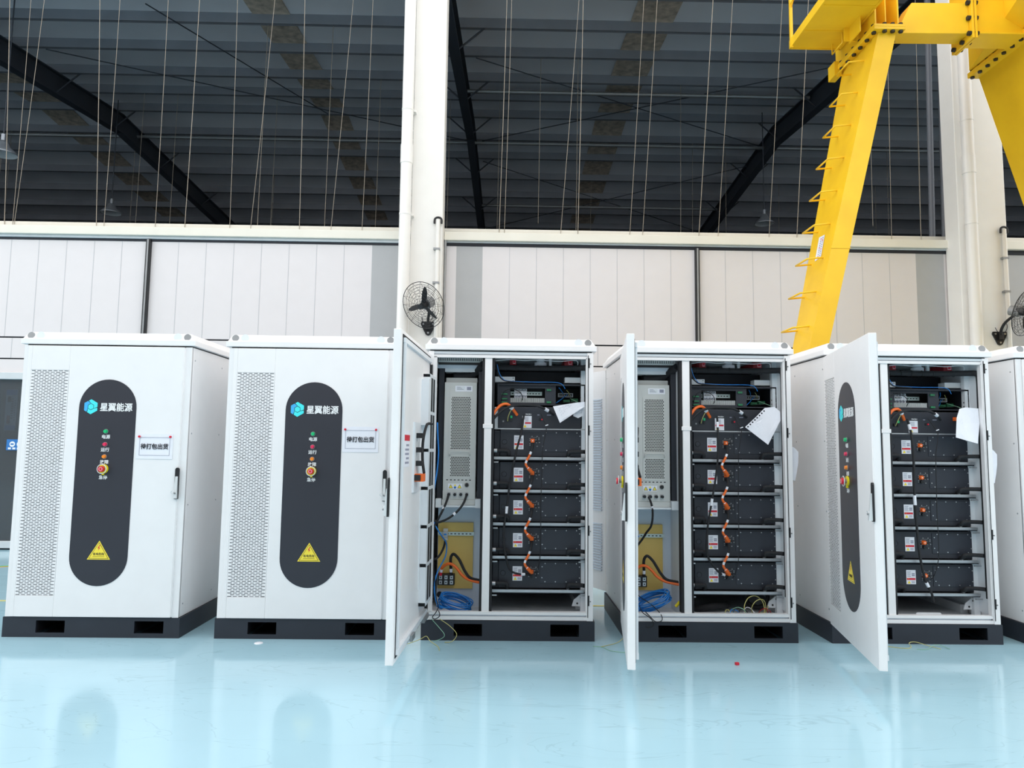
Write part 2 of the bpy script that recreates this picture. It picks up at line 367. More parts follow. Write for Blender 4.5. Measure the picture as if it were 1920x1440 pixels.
for x0, x1, wd in ((-4.75, -4.05, 'left of the column'), (2.35, 3.15, 'right of the column'), (-11.9, -11.1, 'near left edge')):
    t = empty('skylight_strip', ((x0+x1)/2, 4.3, 8.9), 'dirty brown skylight strip in hall roof, %s' % wd, 'skylight', 'skylight strips of the hall roof')
    for ya, yb in ((4.3, 12.5), (12.5, 25.5)):
        b = MB()
        h = (x1-x0)/2
        b.hexa([(-h,ya-4.3,zr(ya)-.02-8.9),(h,ya-4.3,zr(ya)-.02-8.9),(h,ya-4.3,zr(ya)-.004-8.9),(-h,ya-4.3,zr(ya)-.004-8.9)],
               [(-h,yb-4.3,zr(yb)-.02-8.9),(h,yb-4.3,zr(yb)-.02-8.9),(h,yb-4.3,zr(yb)-.004-8.9),(-h,yb-4.3,zr(yb)-.004-8.9)], 'skylight')
        b.build('skylight_sheet', t)
for x0, x1, y, z, wd in ((-.85, 6.9, 10.3, 9.32, 'near pipe between middle and right rafters'), (-25, 25, 13.3, 9.45, 'pipe crossing whole hall near the ridge'), (-.7, 6.9, 17.2, 9.1, 'far pipe between middle and right rafters')):
    tag(MB().cyl((x0,y,z),(x1,y,z),.045,'roof_pipe',12).build('roof_pipe'), 'grey horizontal %s' % wd, 'pipe', 'horizontal pipes under the hall roof')
for i, (p, q) in enumerate([((-.6,8.8,9.25),(6.9,13.4,9.55)), ((6.9,8.8,9.25),(-.6,13.4,9.55)), ((-.6,14.4,9.4),(6.9,19.3,9.0)), ((6.9,14.4,9.4),(-.6,19.3,9.0)), ((-9.3,8.8,9.25),(-1,13.4,9.55)), ((-6.4,7,9.1),(-4.4,12,9.55))]):
    tag(MB().tube([p, q], .012, 'rafter', 6, 0).build('brace_rod'), 'thin dark diagonal bracing rod under hall roof, %s one' % ORD[i], 'brace', 'bracing rods of the hall roof')
# hanging wires along the partition top
WIRES = [(-6.311,7.344,-6.454),(-6.491,7.34,-6.477),(-6.758,7.05,-6.584),(-5.287,7.367,-5.282),(-5.551,7.208,-5.383),(-4.627,6.593,-4.609),(-4.207,7.392,-4.22),(-3.674,6.561,-3.628),(-3.182,7.415,-3.352),(-2.759,6.832,-2.709),(-2.11,7.44,-2.29),(-1.839,7.446,-1.879),
         (.003,7.488,-.055),(.061,6.971,.014),(.929,6.506,.767),(1.058,7.512,.996),(1.9,7.531,1.692),(2.085,7.536,1.864),(2.787,6.522,2.62),(3.135,7.559,2.879),(3.745,6.488,3.565),(4.195,7.584,3.94),(5.275,6.829,5.222),(5.679,6.899,5.622)]
WIRES.sort(key=lambda w_: w_[2])
for i, (xt, zt_, xb) in enumerate(WIRES):
    zb = 4.10; ztop = 9.0; sl = (xt-xb)/(zt_-4.21)
    side = 'left' if i < 12 else 'right'; k = i if i < 12 else i-12
    tag(MB().tube([(xb+sl*(zb-4.21), 4.21, zb), (xb+sl*2.2+.006, 4.24, 6.4), (xb+sl*(ztop-4.21), 4.25, ztop)], .0034 if i % 3 else .0045, 'wire', 5, 3).build('hanging_wire'),
        '%s thin hanging wire from left in the opening %s of the column' % (ORD[k], side), 'wire', 'hanging wires in the opening')
random.seed(3)
for i in range(26):
    x = -13+i*1.05+random.uniform(-.3, .3); y = random.choice((7.7, 8.85, 10.05, 11.1, 13.4, 15.7))
    zb_ = 5.2 + .26*(y-7)+random.uniform(-.3, .2)
    tag(MB().tube([(x,y,zb_),(x+.03,y,zr(y)-.2)], .0055, 'wire', 5, 0).build('roof_hanger_rod'), 'dim thin hanger rod deep in the dark hall', 'rod', 'hanger rods deep in the hall')
def bay_lamp(x, y, z, label):
    t = empty('pendant_lamp', (x,y,z), label, 'lamp', 'bell lamps hanging in the hall')
    MB().lathe((0,0,0), [(.235,0),(.24,.012),(.2,.06),(.12,.13),(.085,.2),(.06,.24),(.0,.245)], 'lamp_grey', 28).lathe((0,0,0), [(.225,.004),(.19,.05),(0,.11)], 'inner_white', 28).build('lamp_shade', t)
    MB().cyl((0,0,.24),(0,0,.36),.04,'lamp_grey',14).build('lamp_holder', t)
    MB().tube([(0,0,.36),(0,0,zr(y)-z-.02)], .012, 'rafter', 6, 0).build('lamp_rod', t)
bay_lamp(-8.70, 7, 6.29, 'bell-shaped grey pendant lamp cut off by the left edge'); bay_lamp(-9.58, 12, 6.92, 'bell-shaped dark pendant lamp above leftmost cabinet, deep in hall'); bay_lamp(6.46, 12, 6.93, 'bell-shaped dark pendant lamp just left of the yellow crane leg')
# floor lines behind the cabinets
tag(MB().box(-8,1.10,0.0005,8,1.14,.002,'line_yellow').build('floor_line'), 'thin pale yellow line painted on floor behind the cabinets', 'floor line')
tag(MB().hexa([(-5.75,2.45,.0005),(-5.72,2.50,.0005),(-5.72,2.50,.002),(-5.75,2.45,.002)],[(-5.05,2.88,.0005),(-5.02,2.93,.0005),(-5.02,2.93,.002),(-5.05,2.88,.002)],'line_orange').build('floor_line'), 'short orange line painted on floor left of leftmost cabinet', 'floor line')
tag(MB().hexa([(-5.72,2.52,.0005),(-5.69,2.58,.0005),(-5.69,2.58,.002),(-5.72,2.52,.002)],[(-5.02,2.95,.0005),(-4.99,3.01,.0005),(-4.99,3.01,.002),(-5.02,2.95,.002)],'line_green').build('floor_line'), 'short green line painted on floor left of leftmost cabinet', 'floor line')

# ================================================================== YELLOW CRANE
def LX(z): return 3.08+(z-2.296)*.2429          # front left edge of the leg
def LD(z): return .447+(z-2.44)*.103             # depth of the leg
crane = empty('gantry_crane', (3.4, 2.3, 0), 'yellow steel gantry crane standing behind the open cabinets', 'crane')
CO = Vector((3.4, 2.3, 0))
class CMB(MB):
    def build(s, name, **kw):
        s.v = [tuple(Vector(v)-CO) for v in s.v]; return MB.build(s, name, crane, **kw)
b = CMB()
def ring(z, w0=.19): return [(LX(z),2.0,z),(LX(z)+w0,2.0,z),(LX(z)+w0,2.0+LD(z),z),(LX(z),2.0+LD(z),z)]
A, B_ = ring(.02), ring(5.74)
vs = A+B_
b.add(vs, [(0,1,5,4)], 'crane_yellow'); b.add(vs, [(1,2,6,5),(2,3,7,6),(3,2,1,0),(4,5,6,7)], 'crane_yellow'); b.add(vs, [(3,0,4,7)], 'crane_yellow')
b.build('leg', label='left leg with ladder rungs')
b = CMB(); b.box(LX(3.40)-.004, 1.994, 3.395, LX(3.40)+.196, 2.0, 3.405, 'crane_yellow'); b.build('weld_seam')
zt = 5.754
b = CMB(); b.box(3.84, 1.94, zt-.03, 4.17, 2.88, zt, 'crane_yellow'); b.box(3.84,1.94,zt,4.17,2.88,zt+.03,'crane_yellow'); b.build('leg_flange', bevel=.004)
def bolt(x, y): CMB().cyl((x,y,zt-.05),(x,y,zt+.05),.024,'bolt_black',6).build('bolt')
for i in range(7): bolt(3.865, 2.0+i*.14)
for i in range(3): bolt(3.96+i*.085, 1.965)
bolt(4.145, 2.15); bolt(4.145, 2.4)
# rungs
for i in range(16):
    z = 5.53-i*.365+.0
    if z < .4: break
    x = LX(z); dy = LD(z)
    y0 = 2.0+.26*dy+.01; y1 = y0+.285
    CMB().tube([(x,y0,z),(x-.17,y0,z-.02),(x-.17,y1,z-.02),(x,y1,z)],.010,'crane_yellow',8,0).build('rung')
# maker's plate on the leg
b = CMB(); P = lambda y, z: (LX(z)-.004, y, z)
b.add([P(2.375,3.62),P(2.235,3.61),P(2.21,3.36),P(2.35,3.35)], [(0,1,2,3)], 'paper')
random.seed(5)
for c_ in range(2):
    for i in range(9):
        z = 3.59-i*.025; y = 2.32-c_*.045-.02*(i/9)
        h = random.uniform(.008, .014); k = 'red' if (i*3+c_) % 4 == 0 else 'faint_ink'
        q = lambda yy, zz: (LX(zz)-.006, yy, zz)
        b.add([q(y,z),q(y-.024,z),q(y-.024,z-h),q(y,z-h)], [(0,1,2,3)], k)
b.build('label_plate', label='white plate with red lettering')
# tie beam with bolted end
b = CMB(); b.hexa([(4.10,2.0,5.72),(4.88,2.0,5.73),(4.88,2.2,5.73),(4.10,2.2,5.72)], [(4.28,2.0,6.06),(4.88,2.0,6.07),(4.88,2.2,6.07),(4.28,2.2,6.06)], 'crane_yellow'); b.build('tie_beam', bevel=.004)
b = CMB(); b.box(4.88,1.95,5.66,4.905,2.30,6.4,'crane_yellow').box(4.912,1.95,5.66,4.937,2.30,6.4,'crane_yellow'); b.build('beam_flange', bevel=.003)
for z in (5.72, 5.89, 6.06): CMB().cyl((4.85,1.98,z),(4.96,1.98,z),.026,'bolt_black',6).build('bolt')
for y in (2.10, 2.24): CMB().cyl((4.85,y,5.69),(4.96,y,5.69),.024,'bolt_black',6).build('bolt')
b = CMB(); b.box(4.937,2.0,5.73,5.46,2.2,6.5,'crane_yellow').box(4.937,1.96,5.71,5.46,2.24,5.73,'crane_yellow'); b.build('beam_stub', bevel=.003)
b = CMB(); b.hexa([(5.10,1.2,6.02),(5.46,1.2,5.80),(5.46,2.84,5.80),(5.44,2.84,5.80)],[(5.06,1.2,7.4),(6.4,1.2,7.4),(6.4,2.84,7.4),(5.44,2.84,7.4)],'crane_yellow'); b.box(5.47,.4,zt+.03,6.4,2.84,7.4,'crane_yellow'); b.build('girder_head')
b = CMB(); b.box(5.445,.6,zt-.03,6.5,2.885,zt,'crane_yellow').box(5.445,.6,zt,6.5,2.885,zt+.03,'crane_yellow'); b.build('leg_flange', bevel=.003)
for i in range(9): bolt(5.475, 2.84-i*.13)
b = CMB(); b.hexa([(7.25,.9,.02),(8.2,.9,.02),(8.2,2.88,.02),(7.25,2.88,.02)],[(5.565,.7,5.724),(6.45,.7,5.724),(6.45,2.86,5.724),(5.565,2.86,5.724)],'crane_yellow'); b.build('leg', label='wide right leg leaning outwards')
# stub above the left leg
b = CMB(); b.box(3.87,1.98,zt+.03,3.885,2.85,6.7,'crane_yellow').box(3.885,2.55,zt+.03,4.13,2.565,6.7,'crane_yellow').box(4.12,2.0,zt+.03,4.135,2.56,6.4,'crane_yellow').box(3.99,2.0,zt+.03,4.0,2.55,6.7,'crane_yellow'); b.build('leg_head')
# service platform
zp = 5.954
b = CMB(); b.box(3.29,-1.6,zp,3.84,2.70,zp+.012,'crane_yellow'); b.build('platform_deck')
b = CMB(); b.box(3.27,-1.6,zp-.01,3.29,2.71,zp+.09,'crane_yellow').box(3.84,-1.6,zp-.01,3.86,2.71,zp+.05,'crane_yellow').box(3.27,2.70,zp-.01,3.86,2.72,zp+.09,'crane_yellow')
for y in (2.35, 1.9, 1.45): b.box(3.29,y,zp-.012,3.84,y+.012,zp,'crane_yellow')
b.build('platform_edge')
b = CMB(); b.box(3.255,2.64,zp-.03,3.285,2.67,zp+1.1,'crane_yellow').box(3.255,1.5,zp-.03,3.285,1.53,zp+1.1,'crane_yellow').tube([(3.27,2.65,zp+.5),(3.27,1.5,zp+.5)],.012,'crane_yellow',6,0).tube([(3.27,2.65,zp+.45),(3.27,2.1,zp+.9)],.010,'crane_yellow',6,0).box(3.262,-1.6,zp+1.08,3.278,2.67,zp+1.1,'crane_yellow')
b.build('railing')
b = CMB(); b.box(3.76,2.08,zt+.03,3.772,2.32,zt+.26,'crane_yellow').box(3.70,2.30,zt+.05,3.84,2.312,zt+.24,'crane_yellow').build('bracket')
b = CMB(); b.box(3.80,2.74,zt-.10,3.88,2.90,zt+.07,'crane_yellow').build('bracket')
CMB().tube([(3.72,2.38,zp),(3.72,2.38,zp-.12),(3.72,2.62,zp-.12),(3.72,2.62,zp)],.009,'crane_yellow',6,0).build('step_loop')

# ================================================================== WALL FANS
def fan(px, pz, c, nrm, label, spin=0.3):
    t = empty('wall_fan', (px, 3.7, pz), label, 'fan', 'black wall fans')
    o = Vector((px, 3.7, pz)); c = Vector(c)-o; n = Vector(nrm).normalized()
    MB().plate([(-.085,.075),(.085,.075),(.095,.045),(.03,-.085),(0,-.10),(-.03,-.085),(-.095,.045)], -.02, 0, 'black').box(-.03,-.05,-.03,.03,-.02,.06,'black').build('wall_plate', t, bevel=.004)
    b = MB()
    for x_, z_ in ((-.06,.045),(.06,.045),(0,-.065)): b.cyl((x_,-.021,z_),(x_,-.027,z_),.012,'steel',10)
    b.build('bolt', t)
    m0 = c-n*.10
    MB().tube([(0,-.04,.03),(0,-.05,.10),(m0.x*.6,-.10,m0.z*.62),tuple(m0-Vector((0,0,.04)))],.017,'black',10).build('arm', t)
    MB().cyl(tuple(c-n*.16),tuple(c-n*.03),.062,'galv',20,.07).cyl(tuple(c-n*.03),tuple(c-n*.0),.045,'black',16).build('motor', t)
    u = n.orthogonal().normalized(); v = n.cross(u)
    b = MB(); b.cyl(tuple(c-n*.0),tuple(c+n*.045),.038,'black',18)
    for k in range(3):
        a = spin+k*2*math.pi/3; r_ = math.cos(a)*u+math.sin(a)*v; s_ = n.cross(r_)
        pr = [(.03,-.018),(.09,-.034),(.17,-.032),(.225,-.014),(.232,.006),(.17,.025),(.09,.026),(.03,.018)]
        top = [c+n*(.02+ s__*.35)+r_*rr+s_*s__ for rr, s__ in pr]; bot = [p-n*.004 for p in top]; m_ = len(pr)
        b.add(top+bot, [tuple(range(m_)), tuple(range(2*m_-1, m_-1, -1))]+[((i+1)%m_, i, m_+i, m_+(i+1)%m_) for i in range(m_)], 'black')
    b.build('blades', t)
    b = MB(); R = .285
    b.torus(tuple(c+n*.02), n, R, .0045, 'black', 48)
    for sgn, dp in ((1, .075), (-1, .085)):
        for j in range(1, 9):
            rr = R*j/9; hh = dp*(1-(j/9)**2)
            b.torus(tuple(c+n*(.02+sgn*hh)), n, rr, .0018, 'black', 36, 4)
        for k in range(16):
            a = k*math.pi/8; d_ = math.cos(a)*u+math.sin(a)*v
            b.tube([tuple(c+n*(.02+sgn*dp*(1-q*q))+d_*R*q) for q in (.1,.35,.6,.8,1)], .0018, 'black', 4, 2)
    b.cyl(tuple(c+n*.094),tuple(c+n*.098),.032,'black',18)
    b.build('cage', t)
    MB().tube([(-.08,-.05,.12),(-.05,-.07,.05),(.02,-.08,.06),(.06,-.07,.13),(.055,-.05,.2)],.004,'black',6).build('power_cord', t)
fan(-.915, 2.80, (-.935, 3.36, 3.02), (-.42,-.78,-.42), 'black wall fan on the column left of the middle', 1.6)
fan(6.25, 2.78, (6.33, 3.36, 3.04), (.42,-.80,-.30), 'black wall fan on column at the right edge', 1.2)

# ================================================================== CABINETS
CW, CD = 1.2, 1.03
XS = [-3.384, -1.9445, -.5318, .885, 2.322, 3.7006]
DESC = ['leftmost closed cabinet', 'second closed cabinet', 'left open cabinet', 'middle open cabinet', 'right open cabinet', 'cut-off cabinet']
proto = empty('battery_cabinet', (XS[0], 0, 0), 'x', 'cabinet')
# plinth with fork pockets
b = MB(); H = .134; z0, z1 = .030, .112
px = [(.226, .422), (.893, 1.092)]
edges = [0, px[0][0], px[0][1], px[1][0], px[1][1], CW]
for y0, y1 in ((0, .012), (CD-.012, CD)):
    for i in (0, 2, 4): b.box(edges[i], y0, 0, edges[i+1], y1, H, 'plinth')
    for a, c in px: b.box(a, y0, 0, c, y1, z0, 'plinth'); b.box(a, y0, z1, c, y1, H, 'plinth')
b.box(0, .012, 0, .012, CD-.012, H, 'plinth'); b.box(CW-.012, .012, 0, CW, CD-.012, H, 'plinth'); b.box(.012, .012, H-.012, CW-.012, CD-.012, H, 'plinth')
for a, c in px:
    b.box(a-.008, .012, z0, a, CD-.012, z1, 'black'); b.box(c, .012, z0, c+.008, CD-.012, z1, 'black'); b.box(a, .012, z1, c, CD-.012, z1+.006, 'black'); b.box(a, .012, 0.004, c, CD-.012, .010, 'black'); b.box(a+.02, .5, .01, c-.02, .512, z1, 'dark_void')
b.build('base_frame', proto)
# side panels, back, top, floor
for nm, x0, x1 in (('side_panel', .012, .03), ('side_panel', 1.17, 1.188)):
    b = MB().box(x0, .012, .137, x1, CD-.03, 2.008, 'white_paint')
    xo = x0-.002 if x0 < .5 else x1
    for y_ in (.06, .55, CD-.08):
        for z_ in (.22, .9, 1.4, 1.92): b.cyl((xo, y_, z_), (xo+.002, y_, z_), .006, 'steel', 8)
    b.build(nm, proto)
MB().box(.03, CD-.04, .137, 1.17, CD-.02, 2.008, 'inner_white').build('back_panel', proto)
MB().box(.03, .012, .137, 1.17, CD-.04, .15, 'inner_white').build('floor_panel', proto)
MB().box(.03, .012, 1.99, 1.17, CD-.04, 2.008, 'inner_white').build('top_panel', proto)
# front frame
b = MB()
b.box(.012, 0, .137, .05, .02, 2.008, 'white_paint'); b.box(.05, .012, .19, .072, .05, 1.97, 'white_paint')
b.box(1.145, 0, .137, 1.188, .02, 2.008, 'white_paint'); b.box(1.138, .012, .19, 1.158, .05, 1.97, 'white_paint')
b.box(.05, .012, 1.965, 1.145, .05, 1.985, 'white_paint'); b.box(.05, .03, 1.985, 1.145, .05, 2.008, 'bluegrey')
b.box(.05, .008, .137, 1.145, .05, .160, 'white_paint'); b.box(.05, .03, .16, 1.145, .05, .172, 'bluegrey'); b.box(.05, .012, .172, 1.145, .05, .192, 'white_paint')
b.build('door_frame', proto)
# roof
b = MB(); r0 = .011
b.box(-r0, -r0, 2.018, CW+r0, CD+r0, 2.056, 'white_paint')
b.hexa([(-.004,-.004,2.056),(CW+.004,-.004,2.056),(CW+.004,CD+.004,2.056),(-.004,CD+.004,2.056)], [(.03,.012,2.105),(CW-.03,.012,2.105),(CW-.03,CD-.02,2.105),(.03,CD-.02,2.105)], 'white_paint')
b.box(.02, .02, 2.008, CW-.02, CD-.02, 2.018, 'black')
b.build('roof', proto, bevel=.003)
for x_ in (.05, .118, CW-.118, CW-.05):
    yb = -.004+.016*.5
    MB().cyl((x_, yb-.004, 2.080), (x_, yb+.012, 2.078), .024 if x_ in (.05, CW-.05) else .028, 'galv' if x_ in (.05, CW-.05) else 'inner_white', 18).build('lifting_eye', proto)

# door, hinge at its origin, closed it lies along +x
DW, DZ0, DZ1 = 1.089, .140, 2.006
HX, HY = .052, -.002
GX0, GX1, GZ0, GZ1 = .027, .292, .281, 1.833
b = MB(); yf, yb = -.014, .030
b.box(0, yf, DZ0, GX0, yb, DZ1, 'white_paint'); b.box(GX1, yf, DZ0, DW, yb, DZ1, 'white_paint')
b.box(GX0, yf, DZ0, GX1, yb, GZ0, 'white_paint'); b.box(GX0, yf, GZ1, GX1, yb, DZ1, 'white_paint')
door = b.build('door', proto, bevel=.003); door.location = (HX, HY, 0)
# pressed edge fold that shows as step on the free edge
MB().box(DW, yf+.004, DZ0+.004, DW+.004, yb-.004, DZ1-.004, 'white_paint').build('edge_fold', door)
# perforated grille: real slots
b = MB(); NR = 137; ph = (GZ1-GZ0)/NR; pw = (GX1-GX0)/7.0; sl = pw*.74
for i in range(NR):
    za = GZ0+i*ph; zs0 = za+ph*.25; zs1 = za+ph*.75
    b.quad((GX0,yf,za),(GX1,yf,za),(GX1,yf,zs0),(GX0,yf,zs0),'white_paint'); b.quad((GX0,yf,zs1),(GX1,yf,zs1),(GX1,yf,za+ph),(GX0,yf,za+ph),'white_paint')
    x = GX0; off = pw*.12 if i % 2 == 0 else pw*.62; cnt = 7 if i % 2 == 0 else 6
    for j in range(cnt):
        a = GX0+off+j*pw; b.quad((x,yf,zs0),(a,yf,zs0),(a,yf,zs1),(x,yf,zs1),'white_paint'); x = a+sl
    b.quad((x,yf,zs0),(GX1,yf,zs0),(GX1,yf,zs1),(x,yf,zs1),'white_paint')
b.build('vent_grille', door)
b = MB().box(GX0, .0, GZ0, GX1, .028, GZ1, 'slot_back'); b.build('dust_filter', door)
# black pill panel
PX, PZ0, PZ1, PR = .578, .348, 1.770, .199
poly = [(PX+PR*math.cos(a), PZ1-PR+PR*math.sin(a)) for a in [math.pi*i/24 for i in range(25)]]+[(PX+PR*math.cos(a), PZ0+PR+PR*math.sin(a)) for a in [math.pi+math.pi*i/24 for i in range(25)]]
yp = yf-.0025
MB().plate(poly, yp, yf, 'pill').build('nameplate_panel', door)
# emblem: six-armed pinwheel hexagon
b = MB(); lx, lz = .4615, 1.577; RO, RI = .054, .0245
hexo = [(lx+RO*math.cos(math.pi/2+i*math.pi/3), lz+RO*math.sin(math.pi/2+i*math.pi/3)) for i in range(6)]
hexi = [(lx+RI*math.cos(math.pi/2+i*math.pi/3), lz+RI*math.sin(math.pi/2+i*math.pi/3)) for i in range(6)]
def lerp(p, q, t): return (p[0]+(q[0]-p[0])*t, p[1]+(q[1]-p[1])*t)
for i in (0, 2, 4):
    # each arm spans two sides of the hexagon and ends in a slanted cut along an inner side
    o0, o1, o2 = hexo[i], hexo[(i+1)%6], hexo[(i+2)%6]
    s0 = lerp(o0, o1, -.0); i0, i1, i2 = hexi[i], hexi[(i+1)%6], hexi[(i+2)%6]
    arm = [lerp(hexo[(i-1)%6], o0, .62), o0, o1, lerp(o1, o2, .55), i2, i1, i0]
    c_ = (sum(p[0] for p in arm)/7, sum(p[1] for p in arm)/7)
    arm = [(2*lx-p[0], p[1]) for p in [lerp(c_, p, .95) for p in arm]]
    b.plate(arm, yp-.0015, yp, 'logo_b' if i == 4 else 'logo_a')
b.plate([lerp((lx, lz), p, .84) for p in hexi], yp-.0015, yp, 'logo_a')
b.build('emblem', door)
MB().text('星翼能源', .0615, .6375, yp-.0008, 1.576, 'letter_white', bold=.0012, sx=.92).build('brand_lettering', door)
for z_, k, t_ in ((1.406,'green','电源'), (1.316,'magenta_red','运行'), (1.231,'amber','故障')):
    o = MB().cyl((PX,yp,z_),(PX,yp-.004,z_),.0165,'galv',20).cyl((PX,yp-.004,z_),(PX,yp-.018,z_),.0135,k,20,.011).build('indicator_lamp', door); o['label'] = {'green':'green lamp','magenta_red':'red lamp','amber':'orange lamp'}[k]
    MB().text(t_, .030, PX, yp-.0006, z_-.037, 'letter_white', bold=.0004).build('lamp_caption', door)
MB().text('急停', .030, PX-.002, yp-.0006, 1.088, 'letter_white', bold=.0004).build('lamp_caption', door)
b = MB().cyl((PX,yp,1.146),(PX,yp-.010,1.146),.032,'safety_yellow',24).cyl((PX,yp-.010,1.146),(PX,yp-.024,1.146),.013,'galv',16).cyl((PX,yp-.024,1.146),(PX,yp-.042,1.146),.021,'red',24,.019).box(PX-.006,yp-.012,1.104,PX+.006,yp,1.117,'safety_yellow')
b.torus((PX,yp-.042,1.146),(0,1,0),.011,.0012,'letter_white',20,4)
b.torus((PX,yp-.028,1.146),(0,1,0),.031,.003,'clear',28,6)
b.build('emergency_stop', door)
# yellow high voltage triangle
b = MB(); tx = .580
def tri(k0, y_, kk, cz=.570):
    pts = [(tx, .655), (tx+.079, .527), (tx-.079, .527)]; c_ = (tx, .570)
    b.plate([lerp(c_, p, k0) for p in pts], y_, yp, kk)
tri(1.0, yp-.0008, 'yellow'); tri(.86, yp-.0013, 'ink'); tri(.80, yp-.0018, 'yellow')
b.plate([(tx+.004,.627),(tx-.010,.604),(tx-.001,.604),(tx-.004,.588),(tx+.008,.608),(tx-.0005,.608),(tx+.009,.627)][::-1], yp-.0024, yp-.0018, 'red')
b.text('有电危险', .0195, tx, yp-.0022, .565, 'ink', bold=.0001)
b.box(tx-.04, yp-.0022, .5465, tx+.04, yp-.0018, .5485, 'ink')
b.build('warning_sign', door)
# lift handle at the free edge
b = MB().plate([(1.074,.945),(1.102,.945),(1.102,1.150),(1.094,1.160),(1.082,1.160),(1.074,1.150)], yf-.010, yf, 'black'); b.build('handle_plate', door)
b = MB().hexa([(1.077,yf-.010,.95),(1.099,yf-.010,.95),(1.099,yf-.030,.95),(1.077,yf-.030,.95)],[(1.080,yf-.010,1.10),(1.096,yf-.010,1.10),(1.096,yf-.016,1.10),(1.080,yf-.016,1.10)],'lever').cyl((1.088,yf-.030,.985),(1.088,yf-.036,.985),.006,'galv',10)
b.torus((1.073,yf-.026,.990),(0,1,.4),.012,.0022,'clear',20,6); b.build('lift_handle', door)
# inner side of the door
b = MB()
for a in ((.03,.0,DZ0+.028,DW-.04,0,DZ0+.036),(.03,0,DZ1-.05,DW-.04,0,DZ1-.025),(.03,0,DZ0+.028,.038,0,DZ1-.025),(DW-.046,0,DZ0+.028,DW-.041,0,DZ1-.025)): b.box(a[0],yb,a[2],a[3],yb+.004,a[5],'rubber')
b.build('door_gasket', door)
b = MB()
b.box(.045,yb,DZ1-.072,DW-.045,yb+.018,DZ1-.045,'inner_white').box(.045,yb,DZ0+.045,DW-.045,yb+.020,DZ0+.075,'inner_white').box(DW-.075,yb,DZ0+.05,DW-.05,yb+.018,DZ1-.05,'inner_white'); b.build('door_stiffener', door)
b = MB(); fz0, fz1 = .285, 1.83
b.box(.05,yb,fz0,.07,yb+.045,fz1,'inner_white').box(.15,yb,fz0,.165,yb+.045,fz1,'inner_white').box(.245,yb,fz0,.30,yb+.045,fz1,'inner_white')
for i in range(7): z_ = fz0+(fz1-fz0-.02)*i/6; b.box(.05,yb,z_,.30,yb+.046,z_+.022,'inner_white')
b.box(.07,yb,fz0,.245,yb+.0442,fz1,'dark_void'); b.build('filter_frame', door)
MB().box(.30,yb,1.48,.37,yb+.050,1.79,'inner_white').build('junction_cover', door)
b = MB().box(.44,yb,1.05,.64,yb+.012,1.49,'inner_white').box(.33,yb,.40,.345,yb+.008,1.04,'inner_white')
for z_ in (1.406,1.316,1.231): b.box(.55,yb+.012,z_-.016,.595,yb+.05,z_+.016,'black')
b.build('lamp_bracket', door)
MB().box(.535,yb+.012,1.118,.625,yb+.065,1.166,'orange').box(.52,yb+.012,1.125,.535,yb+.05,1.16,'black').box(.625,yb+.012,1.125,.64,yb+.05,1.16,'black').build('contact_block', door)
MB().tube([(.29,yb+.06,1.49),(.36,yb+.05,1.49),(.45,yb+.05,1.47),(.50,yb+.04,1.38),(.51,yb+.04,1.26),(.56,yb+.06,1.17)],.009,'rubber',8).build('door_cable', door)
b = MB().box(.76,yb,1.215,.93,yb+.002,1.43,'paper').box(.765,yb+.002,1.37,.925,yb+.003,1.405,'red')
for i in range(5): b.box(.785,yb+.002,1.35-i*.026,.78+.13*(.7+.3*math.sin(i*2.1)**2),yb+.003,1.338-i*.026,'faint_ink')
b.build('warning_sheet', door)
MB().box(.03,yb,.155,.21,yb+.03,.185,'galv').box(.60,yb+.018,.165,.70,yb+.035,.20,'galv').build('door_stay', door)
for z_ in (.2, 1.85): MB().box(-.006,yb-.012,z_,.030,yb+.016,z_+.075,'black').cyl((-.006,yb+.008,z_-.005),(-.006,yb+.008,z_+.08),.008,'black',10).build('hinge', door)

